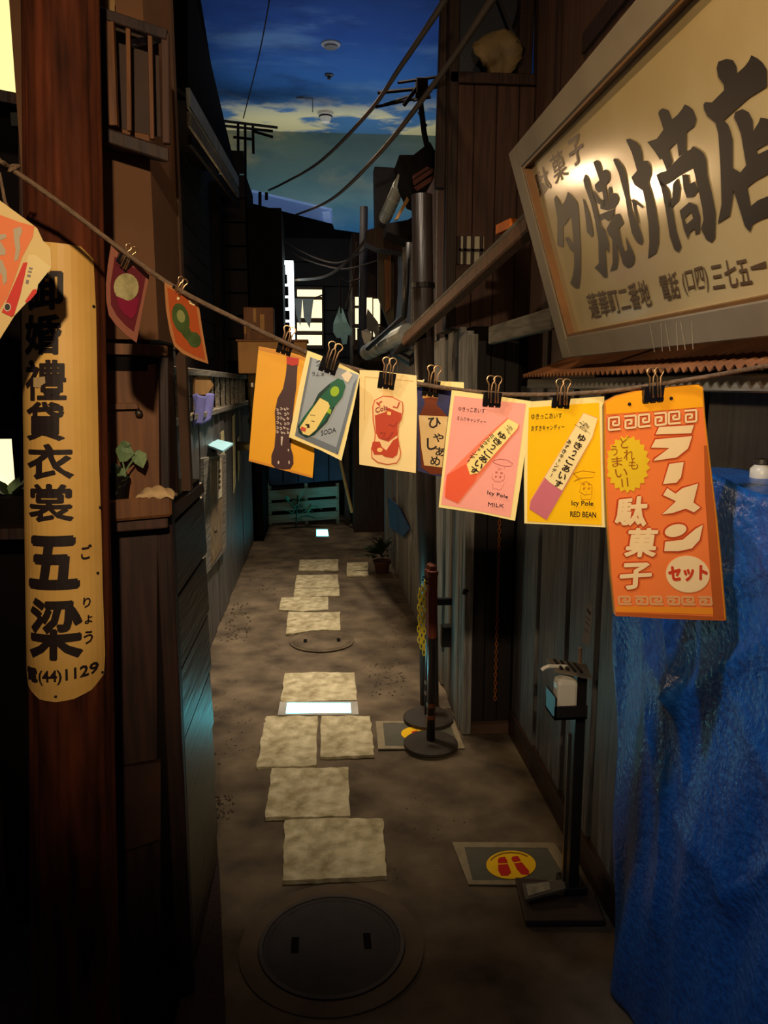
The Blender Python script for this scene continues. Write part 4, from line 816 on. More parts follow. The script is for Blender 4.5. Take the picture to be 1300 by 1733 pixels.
def keyband(q, n, wv):
    def mp(u, v):
        s = u / n; return Zq([tuple((q[0][i] * (1 - s) + q[1][i] * s) * (1 - v) + (q[3][i] * (1 - s) + q[2][i] * s) * v for i in (0, 1))])[0]
    r = []
    for k in range(n):
        fl = k % 2; base = [(.9, 1), (.08, 1), (.08, .0), (.8, 0), (.8, .66), (.38, .66), (.38, .34), (.58, .34)]
        pts = [((1 - u if fl else u) * .96 + k, (1 - v if fl else v)) for u, v in base]
        pp = [mp(*p) for p in pts]
        r += [S([a, b_], wv) for a, b_ in zip(pp, pp[1:])]
    return r
kb = [(512, 425), (955, 385), (955, 440), (512, 485)]
layer(sf, 'key_border_outline', keyband(kb, 6, 6.6), mr_, g, 2 * BL); layer(sf, 'key_border', keyband(kb, 6, 3.6), mc, g, 3 * BL)
layer(sf, 'key_border', keyband([(562, 1298), (1025, 1300), (1030, 1336), (565, 1334)], 6, 3.6), flat('noodle_pale', (222, 160, 100), .5), g, 2 * BL)
ra = [[(765, 470), (935, 460), (922, 500), (748, 506)], [(748, 530), (926, 514), (906, 575), (852, 618), (738, 635), (745, 625), (815, 572), (726, 570)], [(815, 650), (886, 640), (872, 715), (850, 742), (785, 748)],
      [(805, 768), (845, 795), (880, 768), (955, 745), (932, 838), (966, 862), (935, 886), (895, 868), (830, 890), (780, 896), (848, 832), (785, 802)], E(846, 975, 54, 30, -14, 18), [(795, 1030), (880, 1020), (945, 965), (978, 946), (962, 1020), (925, 1062), (860, 1076), (790, 1076)]]
layer(sf, 'title_outline', [Zq(grow(p, 9)) for p in ra], mr_, g, 2 * BL); layer(sf, 'title_lettering', [Zq(p) for p in ra], mc, g, 3 * BL)
kj = [('駄', [(560, 818), (715, 802), (702, 958), (545, 948)]), ('菓', [(612, 962), (770, 962), (748, 1105), (590, 1105)]), ('子', [(578, 1133), (732, 1130), (728, 1252), (566, 1268)])]
layer(sf, 'title_outline', [T(c, Zq([(x + (-9 if x < 650 else 9), y + (-7 if i < 2 else 7)) for i, (x, y) in enumerate(q)]), .075) for c, q in kj], mr_, g, 2 * BL); layer(sf, 'title_lettering', [T(c, Zq(q), .035) for c, q in kj], mc, g, 3 * BL)
bst = [(610 + (112 if k % 2 else 96) * math.cos(k * math.pi / 22), 650 + (142 if k % 2 else 126) * math.sin(k * math.pi / 22)) for k in range(44)]
layer(sf, 'burst_print', [Zq([p if p[0] > 510 else (510, p[1]) for p in bst])], flat('burst_yellow', (232, 190, 30), .5), g, 2 * BL)
layer(sf, 'burst_lettering', [T('ど', Zq([(570, 520), (620, 512), (622, 570), (580, 575)]), .0), T('れ', Zq([(590, 580), (645, 578), (645, 630), (592, 632)]), .0), T('も', Zq([(615, 632), (665, 630), (662, 676), (618, 678)]), .0), T('う', Zq([(525, 560), (560, 560), (562, 608), (535, 610)]), .0), T('ま', Zq([(530, 618), (585, 612), (585, 660), (535, 664)]), .0), T('い', Zq([(548, 675), (608, 668), (610, 712), (552, 718)]), .0), Zq(S([(582, 722), (586, 762)], 6)), Zq(S([(608, 716), (612, 758)], 6))], flat('burst_ink', (150, 84, 14)), g, 3 * BL)
layer(sf, 'badge_print', [Zq(E(905, 1188, 106, 90, 8, 32))], mc, g, 2 * BL)
layer(sf, 'badge_lettering', [T('セット', Zq([(806, 1150), (1004, 1140), (1000, 1218), (815, 1228)]), .055)], flat('badge_red', (200, 56, 26)), g, 3 * BL)
layer(sf, 'punch_hole', [Zq(E(620, 358, 9, 9, n=12)), Zq(E(825, 330, 9, 9, n=12))], m_ink, g, 3 * BL)
for a in ((212, 434, 22, 22, 'small binder clip on the shaved ice card', 28, 36, .012), (300, 487, 20, 18, 'binder clip on the orange gourd card', 26, 36, .006), (486, 575, 24, 22, 'binder clip on the mustard cola bottle card', 18, 0, .016), (561, 606, 29, 23, 'binder clip on the tilted soda bottle card', 20, 0, -.0238), (656, 631, 28, 24, 'binder clip on the cream cola sweet card', 8, 0, -.0158), (731, 644, 28, 24, 'binder clip on the navy brown bottle card', 8, 0, .0245), (833, 664, 31, 22, 'binder clip on the pink milk ice card', 3, 0, -.0288), (949, 669, 31, 20, 'binder clip on the yellow red bean ice card', 2, 0, -.0118), (1105, 653, 35, 25, 'largest binder clip, on the orange noodle packet', -4, 0, -.003)):
    clip(*a)
# ------------------------------------------------------------------ shop sign
YS = 2.25; tl = pt(860, 260, Y=YS); bl = pt(952, 607, Y=YS)
SG = Surf(bl, (0, -1, 0), tl - bl); hS = (tl - bl).length; LS = 1.36
g = thing('shop_sign', 'large framed cream shop sign leaning out over the alley', 'sign', bl + V((0, -LS / 2, 0)))
def sg(u, v, h=0): return SG.o + SG.eu * u + SG.ev * v + SG.n * h
ui, vi = SG.to2(960, 567); ui2, vt = SG.to2(883, 287)
ui = (ui + ui2) / 2; m_sf = M('sign_frame_grey', (138, 124, 102), .6, scale=4, bump=.1, col2=(112, 100, 82))
def bx(u0, u1, v0, v1, h0, h1): return MB().hexa([sg(u0, v0, h0), sg(u1, v0, h0), sg(u1, v1, h0), sg(u0, v1, h0), sg(u0, v0, h1), sg(u1, v0, h1), sg(u1, v1, h1), sg(u0, v1, h1)])
D0 = -.07
for a in ((0, ui - .012, 0, hS), (LS - .05, LS, 0, hS), (ui - .012, LS - .05, 0, vi - .006), (ui - .012, LS - .05, vt + .006, hS)): obj('frame', bx(*a, D0, .0), m_sf, g, bev=.003)
for a in ((ui - .012, ui, vi, vt), (LS - .062, LS - .05, vi, vt), (ui - .012, LS - .05, vi - .006, vi), (ui - .012, LS - .05, vt, vt + .006)): obj('trim', bx(*a, D0, -.004), M('sign_trim_brown', (116, 78, 38), .5), g)
SP = Surf(sg(0, 0, -.024), SG.eu, SG.ev)
m_panel = M('sign_enamel', (206, 186, 138), .15, scale=2.5, bump=.015, col2=(184, 158, 108), detail=6, spec=.8)
obj('panel', bx(ui, LS - .062, vi, vt, D0, -.0245), m_panel, g)
A_ = lambda p: zz(1080, 60, 1003 / 220, p); B_ = lambda p: zz(920, 240, 1238 / 200, p)
big = [A_([(625, 200), (690, 178), (740, 190), (765, 235), (770, 290), (830, 235), (860, 195), (880, 150), (930, 175), (970, 210), (1000, 260), (1003, 390), (940, 430), (860, 480), (760, 570), (670, 650), (600, 670), (540, 620), (515, 570), (510, 530), (525, 512), (575, 515), (670, 420), (668, 380), (625, 320), (612, 250)]),
       A_([(600, 660), (665, 650), (700, 685), (715, 725), (735, 800), (735, 1020), (795, 1055), (840, 1000), (800, 760), (770, 680), (745, 630), (755, 590), (810, 565), (860, 590), (890, 650), (895, 735), (935, 670), (950, 632), (1003, 640), (1060, 660), (1060, 810), (1003, 835), (920, 880), (930, 915), (1003, 880), (1060, 870), (1060, 1050), (1003, 1070), (920, 1115), (848, 1170), (875, 1315), (930, 1270), (1003, 1240), (1060, 1230), (1060, 1390), (1003, 1400), (940, 1425), (890, 1455), (870, 1515), (830, 1470), (780, 1310), (740, 1190), (735, 1260), (715, 1390), (620, 1450), (650, 1300), (640, 1000), (625, 760)]),
       A_([(160, 600), (170, 575), (195, 560), (240, 575), (268, 645), (310, 610), (345, 565), (365, 530), (400, 545), (430, 570), (455, 640), (440, 700), (380, 745), (375, 890), (320, 935), (305, 820), (245, 880), (270, 975), (225, 1040), (190, 945), (175, 960), (130, 890), (75, 820), (150, 795), (200, 725), (185, 670)]),
       A_([(145, 1075), (180, 1055), (220, 1045), (320, 940), (375, 890), (405, 882), (430, 852), (480, 880), (512, 908), (530, 955), (540, 1080), (575, 1220), (605, 1370), (600, 1560), (575, 1595), (530, 1570), (490, 1490), (510, 1420), (500, 1330), (470, 1180), (430, 1020), (360, 1060), (240, 1140), (180, 1170)]),
       A_([(150, 1085), (210, 1150), (240, 1190), (265, 1310), (300, 1500), (340, 1630), (320, 1670), (285, 1650), (250, 1550), (215, 1330), (180, 1160)]), A_([(275, 1140), (310, 1100), (330, 1180), (315, 1280), (270, 1322), (235, 1330), (240, 1280), (268, 1250)]), A_([(345, 1075), (390, 1075), (400, 1145), (440, 1125), (470, 1190), (430, 1250), (380, 1250), (355, 1180)]),
       A_([(325, 1350), (400, 1285), (460, 1310), (415, 1360), (360, 1415), (380, 1455), (405, 1520), (390, 1570), (360, 1500)]), A_([(460, 1310), (485, 1400), (482, 1520), (450, 1535), (440, 1490), (405, 1520), (380, 1455), (430, 1410), (415, 1360)]),
       B_([(735, 190), (745, 175), (765, 172), (800, 205), (840, 255), (860, 300), (880, 400), (900, 560), (930, 720), (990, 850), (1030, 950), (1050, 1035), (1040, 1075), (1000, 1060), (965, 1020), (930, 950), (890, 760), (865, 600), (830, 470), (795, 330)]), B_([(925, 600), (960, 610), (1050, 680), (1048, 700), (965, 640), (985, 750), (1012, 850), (1000, 852), (960, 740)]),
       B_([(880, 0), (870, -25), (910, -35), (980, 0), (1020, 45), (1035, 110), (1042, 205), (1065, 195), (1095, 200), (1130, 260), (1132, 340), (1105, 430), (1140, 530), (1180, 700), (1215, 900), (1215, 1060), (1190, 1160), (1100, 1220), (1115, 1050), (1105, 850), (1075, 640), (1045, 510), (960, 450), (925, 370), (985, 300), (960, 210), (930, 110)]),
       B_([(420, 400), (445, 335), (480, 390), (510, 510), (545, 620), (580, 740), (610, 880), (650, 925), (690, 1060), (692, 1165), (652, 1110), (660, 1230), (675, 1420), (640, 1420), (590, 1360), (540, 1315), (585, 1270), (580, 1040), (545, 830), (500, 640), (440, 480)]), B_([(415, 585), (440, 620), (490, 760), (527, 960), (517, 1000), (460, 945), (445, 800), (425, 650)]), B_([(525, 500), (555, 540), (600, 600), (650, 610), (660, 690), (600, 655), (560, 640), (530, 570)]),
       B_([(525, 210), (565, 190), (600, 220), (620, 310), (655, 285), (695, 320), (702, 380), (690, 420), (655, 460), (670, 520), (685, 640), (640, 630), (620, 520), (580, 532), (548, 490), (540, 450), (590, 400), (560, 310)]), B_([(683, 490), (700, 465), (718, 485), (722, 550), (745, 535), (775, 545), (795, 590), (785, 640), (740, 700), (680, 720), (600, 700), (600, 660), (695, 620)]),
       B_([(570, 770), (690, 720), (750, 700), (745, 760), (690, 835), (640, 800), (595, 835)]), B_([(665, 910), (720, 810), (750, 762), (800, 750), (845, 850), (795, 905), (830, 1080), (860, 1150), (885, 1130), (865, 985), (910, 1080), (945, 1150), (962, 1210), (955, 1270), (935, 1300), (890, 1320), (840, 1280), (800, 1150), (775, 1080), (790, 1230), (775, 1330), (705, 1355), (730, 1260), (725, 1020), (685, 965)]),
       B_([(115, 600), (135, 555), (190, 660), (220, 635), (245, 570), (260, 520), (320, 585), (355, 630), (368, 690), (378, 850), (395, 1130), (395, 1380), (378, 1535), (340, 1530), (285, 1482), (310, 1400), (325, 1300), (325, 1165), (280, 1120), (230, 1010), (262, 990), (320, 1070), (298, 800), (280, 790), (240, 860), (208, 880), (215, 1100), (150, 1085), (150, 800)])]
for i0, i1 in ((0, 2), (2, 9), (9, 12), (12, 20), (20, 21)): layer(SP, 'character', big[i0:i1], m_ink2, g, .0012)
Zs = lambda p: zz(970, 420, 1300 / 330, p)
sm = [T('駄', [(904, 296), (925, 277), (934, 318), (915, 336)], .01), T('菓', [(929, 268), (952, 249), (963, 296), (941, 314)], .01), T('子', [(959, 240), (984, 222), (991, 268), (969, 287)], .02)]
for st, q in (('蓮華町二番地', [(85, 308), (490, 205), (535, 388), (128, 475)]), ('電話', [(568, 180), (690, 148), (725, 330), (612, 358)]), ('(口四)', [(718, 160), (888, 108), (918, 288), (755, 318)]), ('三七五', [(915, 102), (1160, 52), (1205, 238), (940, 280)]), ('一', [(1186, 122), (1290, 84), (1296, 128), (1192, 142)])): sm.append(T(st, Zs(q), .015))
for s_ in sm: layer(SP, 'small_lettering', [s_], m_ink3, g, .0012)
for u in (.2, LS - .25):
    mb = MB(); mb.beam(sg(u, hS * .8, -.06), V((1.0, sg(u, 0).y, sg(u, hS * .8).z + .1)), .03, .03); obj('bracket', mb, m_iron, g)
    mb = MB(); mb.beam(sg(u, hS * .3, -.06), V((1.0, sg(u, 0).y, sg(u, hS * .3).z)), .03, .03); obj('bracket', mb, m_iron, g)
# scratch lines on the lower frame
mb = None
layer(Surf(sg(0, 0, .0006), SG.eu, SG.ev), 'scratch', [S([(1100 + k * 13 + (k % 2) * 6, 548 - k), (1108 + k * 13, 596 - k)], 1.1) for k in range(6)], M('scratch_pale', (190, 170, 140), .6), g, 0)
# upper shop wall behind the sign
mb = MB(); mb.box(1.0, 2.4, .2, 3.66, 1.765, 4.2)
wu = obj('wall_right_upper', mb, m_red); struct(wu, 'red brown upper shop wall behind the big sign', 'wall')
mb = MB(); mb.box(.985, 1.0, .2, 3.0, 2.95, 3.02); obj('batten', mb, m_dwood, wu)
for y in (.9, 1.7, 2.5, 3.3):
    mb = MB(); mb.box(.985, 1.002, y, y + .05, 1.8, 4.2); obj('batten', mb, m_dwood, wu, bev=.003)
mb = MB(); mb.beam(pt(832, 568, Y=3.35), pt(940, 538, Y=2.7), .03, .075); o = one('eave_plank', mb, m_greyh, 'weathered grey plank under the shop eave beside the sign', 'plank', bev=.004)
# corrugated awning
def aw(u, v): 
    y = .75 + 2.1 * u
    return V((.72 + .27 * v + (.05 * max(0, (u - .9) * 10) ** 2 * (1 - v)), y, 1.778 + .09 * v + .0055 * math.sin(y / .034 * 6.2832)))
mb = MB(); mb.grid(aw, 496, 3)
g = thing('tin_awning', 'rust brown corrugated tin awning under the big shop sign', 'awning', (.8, 1.6, 1.75))
obj('tin_sheet', mb, m_corr, g, solid=.0016)
mb = MB(); mb.box(.75, .775, .75, 2.75, 1.735, 1.768); obj('fascia', mb, m_greyh, g, bev=.003)
for y in (.9, 1.5, 2.1): mb = MB(); mb.beam((.77, y, 1.765), (.99, y, 1.83), .03, .03); obj('rafter', mb, m_dwood, g)
# small lit jar deep under the awning
c = pt(1285, 815, Y=1.45); c = V((.93, c.y, c.z))
c = pt(1287, 818, X=.9)
g = thing('white_jar', 'small white shiny jar at the edge above the blue tarp', 'jar', c)
mb = MB(); mb.lathe([(.018, 0), (.022, .004), (.022, .03), (.014, .038), (.001, .04)], c, 16); obj('body', mb, m_white, g, smooth=True)
mb = MB(); mb.lathe([(.015, .04), (.016, .042), (.016, .05), (.001, .052)], c, 16); obj('lid', mb, m_steel, g)
# ------------------------------------------------------------------ blue tarp over a counter
XT = .79; YF, YN = 2.03, .75; ZT = 1.555
rid = [((1120, 1050), (1145, 1180), .014), ((1145, 1180), (1300, 1085), .022), ((1145, 1180), (1140, 1335), .018), ((1095, 1120), (1145, 1190), .014), ((1290, 1470), (1205, 1525), .02), ((1130, 1400), (1195, 1470), .014), ((1300, 960), (1190, 1010), .016), ((1110, 1330), (1085, 1560), .014), ((1240, 1200), (1300, 1330), .012), ((1250, 880), (1300, 930), .01), ((1080, 1060), (1100, 1330), .012), ((1120, 1180), (1100, 1420), .01)]
rid = [(pt(*a, X=XT), pt(*b_, X=XT), k) for a, b_, k in rid]
def tarp(u, v):
    y = YF + (YN - YF) * u
    # v: 0 top back .. .2 top edge .. 1 floor
    if v < .2: x = .94 + (XT - .94) * (v / .2); z = ZT + .012 * math.sin(y * 9) * (1 - v / .2) ; s = v / .2
    else:
        t = (v - .2) / .8; z = ZT * (1 - t) + .004; x = XT - .012 * t ** 2; s = 1
        z -= .012 * math.sin(y * 7) * (1 - t)
        for a, b_, k in rid:
            ay, az, by, bz = a.y, a.z, b_.y, b_.z; dy, dz = by - ay, bz - az; l2 = dy * dy + dz * dz
            f = max(0, min(1, ((y - ay) * dy + (z - az) * dz) / l2)); d = math.hypot(y - ay - dy * f, z - az - dz * f)
            x -= k * math.exp(-d / .035)
        x += .065 * t
        x -= .012 * math.sin(y * 21 + z * 3) * t + .006 * math.sin(y * 47 + z * 9) * t + .007 * math.sin(z * 11 + y * 17)
    if u < .05: x += (1 - u / .05) ** 2 * .08
    x = min(x, .925)
    return V((x, y, z))
mb = MB(); mb.grid(tarp, 120, 110)
# far end flap
mb.grid(lambda u, v: V((tarp(0, .2 + .8 * v).x + (.925 - tarp(0, .2 + .8 * v).x) * u, YF + .006 * math.sin(u * 20), tarp(0, .2 + .8 * v).z)), 8, 40)
one('blue_tarp', mb, m_tarp, 'creased blue tarpaulin draped down to the floor over a stall', 'tarp', smooth=True, solid=.002)
# ------------------------------------------------------------------ left board fence further up the alley
XL = -.75
fe = thing('board_fence', 'blue grey board fence with a baluster top along the alley', 'fence', (XL, 6, 0))
random.seed(4); y = 2.7
while y < 8.9:
    wd = random.choice((.22, .26, .3)); mb = MB(); mb.box(XL - .022, XL + random.uniform(-.004, .006), y, y + wd - .012, 0, 1.54); obj('board', mb, m_fence, fe, bev=.003); y += wd
mb = MB(); mb.box(XL - .05, XL - .025, 2.7, 9.3, 0, 1.52); obj('backing', mb, m_black, fe)
mb = MB(); mb.box(XL - .04, XL + .03, 2.7, 9.3, 1.54, 1.575); obj('lower_rail', mb, m_greyh, fe, bev=.003)
mb = MB(); mb.box(XL - .04, XL + .03, 2.7, 8.0, 1.80, 1.84); obj('upper_rail', mb, m_greyh, fe, bev=.003)
y = 2.8
while y < 8.0:
    mb = MB(); mb.box(XL - .015, XL + .015, y, y + .035, 1.57, 1.81); obj('baluster', mb, m_greyh, fe, bev=.002); y += .34
for py in (905, 940): pass
# pale streaks and paper strips
def onL(px, py, off=0.012): return pt(px, py, X=XL + off)
def patch(name, q, mat, parent=None, off=.012, th=.003):
    return MB().slab([onL(x, y, off) for x, y in q], (-th, 0, 0))
for q in (((374, 732), (379, 728), (382, 800), (377, 812)), ((394, 705), (398, 700), (399, 820), (396, 835)), ((402, 742), (405, 738), (406, 790), (404, 815))):
    obj('pale_streak', patch('s', q, None), M('streak_cream', (210, 200, 150), .8, var=.3, scale=30), fe)
nb = thing('notice_board', 'tall narrow framed notice board on the grey fence', 'notice board', onL(365, 975))
obj('frame', patch('f', ((346, 775), (383, 768), (383, 930), (348, 975)), None, off=.03, th=.03), m_greyh, nb, bev=.004)
obj('face', patch('p', ((357, 780), (377, 776), (377, 925), (358, 958)), None, off=.034, th=.004), M('notice_paper', (150, 128, 96), .6, scale=14, col2=(104, 84, 62)), nb)
obj('paper_strip', patch('p', ((368, 782), (375, 776), (376, 840), (369, 845)), None, off=.037, th=.003), M('strip_white', (206, 196, 170), .6), nb)
for a in range(4): obj('lettering', patch('p', ((370.5, 796 + a * 9), (373.5, 794 + a * 9), (373.5, 799 + a * 9), (370.5, 801 + a * 9)), None, off=.0385, th=.001), m_ink3, nb)
mb = MB(); mb.lathe([(.012, 0), (.012, .01), (.001, .014)], onL(364, 899, .036), 12, (1, 0, 0)); obj('reflector', mb, m_steel, nb)
q = [pt(352, 753, Y=5.6), pt(367, 743, Y=6.1), pt(395, 750, Y=6.05), pt(377, 763, Y=5.55)]
q = [pt(x, y, Z=pt(375, 752, X=-.66).z) for x, y in ((352, 753), (367, 743), (395, 750), (377, 763))]
lt = thing('letter_tray', 'flat lid coloured as if cyan lit, jutting from the fence above the notice board', 'lid', q[0])
obj('lid', MB().slab(q, (0, 0, -.012)), m_cloth, lt); zc = q[0].z  # cyan light is put into the lid's own pale blue colour
mb = MB(); mb.beam((XL, (q[0].y + q[1].y) / 2, zc - .06), ((q[0].x + q[2].x) / 2, (q[0].y + q[2].y) / 2, zc - .015), .02, .02); obj('arm', mb, m_iron, lt)
# lavender cloth over the fence, near end
def cl(u, v):
    a = onL(326 + 34 * u, 668 + (56 - 14 * u) * v, .03); return a + V((.012 * math.sin(u * 14 + v * 3), 0, .01 * math.sin(u * 9)))
mb = MB(); mb.grid(cl, 14, 12); one('hanging_cloth', mb, m_lav, 'lavender cloth hung over the near end of the grey fence', 'cloth', smooth=True, solid=.003)
mb = MB(); mb.slab([onL(330, 640, .02), onL(346, 628, .02), onL(362, 652, .02), onL(350, 668, .02), onL(330, 668, .02)], (-.012, 0, 0)); one('propped_board', mb, m_tan, 'tan board propped behind the fence balusters', 'board')
# steel pipe with lit tan box on top
c = pt(427, 880, X=-.62); c = V((-.60, 7.0, 1.2))
pp = thing('metal_pipe', 'shiny metal pipe catching warm light beside the fence', 'pipe', c)
zt = pt(427, 632, Y=7.0).z; xx = pt(427, 632, Y=7.0).x
mb = MB(); mb.tube([(XL + .02, 7, 1.2), (xx - .03, 7, 1.2), (xx, 7, 1.235), (xx, 7, zt)], .042, 20); obj('tube', mb, M('bright_tin', (176, 160, 120), .25, metal=.9, var=.1), pp, smooth=True)
for z in (zt - .1, zt - .42): mb = MB(); mb.lathe([(.046, -.02), (.052, -.018), (.052, .018), (.046, .02)], (xx, 7, z), 20); obj('sleeve', mb, m_steel, pp)
a, b_ = pt(402, 578, Y=6.9), pt(520, 632, Y=6.9)
g = thing('street_box', 'tan box catching warm light behind the mustard bottle card', 'box', V(((a.x + b_.x) / 2, 6.4, b_.z)))
mb = MB(); mb.box(a.x, b_.x, 6.9, 7.2, b_.z, a.z); obj('body', mb, m_tan, g, bev=.006)
mb = MB(); mb.box(a.x - .015, b_.x + .015, 6.88, 7.22, a.z, a.z + .02); obj('lid', mb, m_bwood, g, bev=.004)
a2, b2 = pt(412, 520, Y=7.0), pt(464, 577, Y=7.0)
mb = MB(); mb.box(a2.x, b2.x, 6.98, 7.18, a.z + .02, a2.z); t = obj('upper_box', mb, m_bwood, g, bev=.005)
for x0, y0, x1, y1 in ((428, 522, 434, 545), (440, 532, 448, 560), (413, 545, 417, 565)):
    p, q = pt(x0, y0, Y=6.97), pt(x1, y1, Y=6.97); mb = MB(); mb.box(p.x, q.x, 6.965, 6.98, q.z, p.z); obj('slip', mb, m_tan, t)
# wall lamp hidden round the corner: bulb and shade of the warm alley lamp
g = thing('wall_lamp', 'small shaded lamp on the back of the plaster house', 'lamp', (-.82, 4.5, 2.05))
mb = MB(); mb.lathe([(.02, .1), (.03, .1), (.06, .05), (.064, .045), (.056, .05), (.026, .09), (.02, .09)], (-.82, 4.5, 2.0), 24); obj('shade', mb, m_iron, g)
mb = MB(); mb.tube([(-.82, 4.5, 2.09), (-.82, 4.5, 2.2), (-.9, 4.5, 2.22), (-.98, 4.5, 2.18)], .008, 8); obj('arm', mb, m_iron, g)
# dark house on the left behind the fence, with a sloped tin roof edge
mb = MB(); mb.box(-3.0, -1.0, 3.0, 9.6, 0, 2.45); hl = obj('wall_left_far', mb, m_black); struct(hl, 'dark timber house wall above the grey fence', 'wall')
for k in range(14):
    z = 1.5 + k * .16; ye = 9.6
    if z > 3.7: break
    mb = MB(); mb.box(-1.0, -.97 - .004 * (k % 2), 3.0, ye, z, z + .15); obj('clapboard', mb, M('clap_dark', (27, 22, 21), .8, scale=4, st=HG, rand=.2), hl)
mb = MB(); mb.box(-1.0, -.9, 7.6, 7.75, 0, 3.6); obj('corner_post', mb, m_black, hl)
rf = thing('tin_roof', 'dark sloping tin roof with a pale grey edge sheet', 'roof', (-1.1, 5, 2.9))
e0, e1 = pt(318, 150, Y=4.2), pt(402, 300, Y=7.4)
mb = MB(); up_ = V((-.45, 0, .3)); mb.slab([e0, e1, e1 + up_ * 2, e0 + up_ * 2], (0, 0, -.03)); obj('roof_sheet', mb, m_black, rf)
for k in range(3):
    s0, s1 = e0 + V((0, 0, -.1 * k - .04)), e1 + V((0, 0, -.1 * k - .04)); mb = MB(); mb.beam(s0, s1, .02, .085 - .02 * k); obj('edge_sheet', mb, [m_tin, m_greyh, m_black][k], rf)
mb = MB(); mb.slab([pt(340, 0, Y=4.8), pt(318, -60, Y=4.4), pt(318, 170, Y=4.4), pt(400, 290, Y=7.2), pt(372, 200, Y=6.6)], (-.3, 0, 0)); obj('gable', mb, m_black, rf)
a, b_ = pt(340, 330, Y=8.6), pt(482, 640, Y=8.6)
mb = MB(); mb.box(a.x - 1, b_.x, 8.6, 9.4, pt(480, 655, Y=8.6).z, pt(480, 352, Y=8.6).z); mb.box(a.x - 1, pt(441, 700, Y=8.6).x, 8.6, 9.4, 0, pt(480, 655, Y=8.6).z); mb.box(a.x - 1, pt(420, 400, Y=8.6).x, 8.6, 9.4, 0, pt(420, 300, Y=8.6).z); tw = obj('wall_left_end', mb, m_black); struct(tw, 'tall dark house front closing the left side of the alley', 'wall')
for k in range(9):
    z = 2.0 + k * .24; mb = MB(); mb.box(a.x - .6, pt(420, 400, Y=8.6).x - .02, 8.575, 8.6, z, z + .22); obj('clapboard', mb, M('clap_dark', (27, 22, 21), .8), tw)
a, b_ = pt(418, 205, Y=8.8), pt(418, 300, Y=8.8)
g = thing('roof_frame', 'dark pipe frame standing on the left roof against the mural', 'frame', b_)
for x, y0, y1 in ((415, 208, 420), (403, 208, 420), (428, 212, 260)): mb = MB(); mb.tube([pt(x, y0, Y=8.8), pt(x + 1, y1, Y=8.8)], .014, 8); obj('post', mb, m_black, g)
for p, q in (((372, 204), (470, 216)), ((380, 213), (462, 222)), ((428, 222), (462, 232)), ((395, 232), (430, 236))): mb = MB(); mb.tube([pt(*p, Y=8.8), pt(*q, Y=8.8)], .014, 8); obj('crossbar', mb, m_black, g)
for p, q in (((440, 325), (440, 352)), ((451, 326), (451, 338))): mb = MB(); mb.tube([pt(*p, Y=10.2), pt(*q, Y=10.2)], .02, 8); obj('stub', mb, m_black, g)
# ------------------------------------------------------------------ end of the alley
YB = 10.3
zt = pt(500, 350, Y=YB).z
mb = MB(); mb.slab([(-3, YB, 0), (1.8, YB, 0), (1.8, YB, zt - .45), pt(566, 388, Y=YB), pt(563, 379, Y=YB), pt(422, 343, Y=YB), (-3, YB, zt + .1)], (0, .3, 0)); hb = obj('wall_back_house', mb, m_black); struct(hb, 'dark house front at the end of the alley', 'wall')
for k in range(11):
    z = .3 + k * .3; mb = MB(); mb.box(-2, 1.7, YB - .02 - .004 * (k % 2), YB, z, z + .285); obj('clapboard', mb, M('clap_dark', (27, 22, 21), .8), hb)
q = [pt(423, 343, Y=10.45), pt(563, 379, Y=10.45), pt(562, 357, Y=10.45), pt(426, 325, Y=10.45)]
mb = MB(); mb.slab(q, (0, .12, -.0)); mb2 = MB(); g = thing('pale_roof_parapet', 'long pale blue parapet slab on the far roof', 'parapet', q[0])
obj('front', mb, m_pale, g); mb2.slab([q[3], q[2], q[2] + V((0, .0, .03)), q[3] + V((0, 0, .03))], (0, .14, 0)); obj('cap', mb2, M('pale_glow_cap', (196, 210, 230), .6, em=.3, emcol=(120, 160, 220)), g)  # cap glows too, so the slab's top edge looks lit
mb2 = MB(); mb2.beam(pt(552, 358, Y=10.43), pt(555, 377, Y=10.43), .1, .03, up=(0, 1, 0)); obj('end_block', mb2, M('pale_glow_cap', (196, 210, 230)), g)
# lit shoji window
a, b_ = pt(500, 484, Y=10.2), pt(548, 590, Y=10.2)
wn = obj('window_3', MB().box(a.x, b_.x, 10.22, 10.27, b_.z, a.z), m_dwood); struct(wn, 'glowing paper window with dark rails at the end of the alley', 'window')
for y0, y1 in ((490, 502), (507, 538), (546, 560), (567, 584)):
    p, q = pt(503, y0, Y=10.2), pt(545, y1, Y=10.2); obj('pane', MB().box(p.x, q.x, 10.2, 10.215, q.z, p.z), m_lit, wn)
for k, (x0, x1, yb) in enumerate(((499, 512, 552), (512, 531, 556))):
    q = [pt(x0, 504, Y=9.9), pt(x1, 504, Y=9.9), pt((x0 + x1) / 2 + 3, yb, Y=9.9), pt(x0 + 2, yb - 20, Y=9.9)]
    one('pennant_cloth', MB().slab(q, (0, .012, 0)), m_greyc, ['narrow grey cloth hung close beside the white lit column', 'pointed grey cloth hung before the glowing paper window'][k], 'cloth', 'laundry at the end of the alley')
mb = MB(); mb.tube([pt(494, 498, Y=10.25), pt(499, 505, Y=9.905), pt(531, 505, Y=9.905), pt(549, 498, Y=10.25)], .01, 6); one('washing_line', mb, m_dwood, 'short washing line across the glowing paper window', 'line')
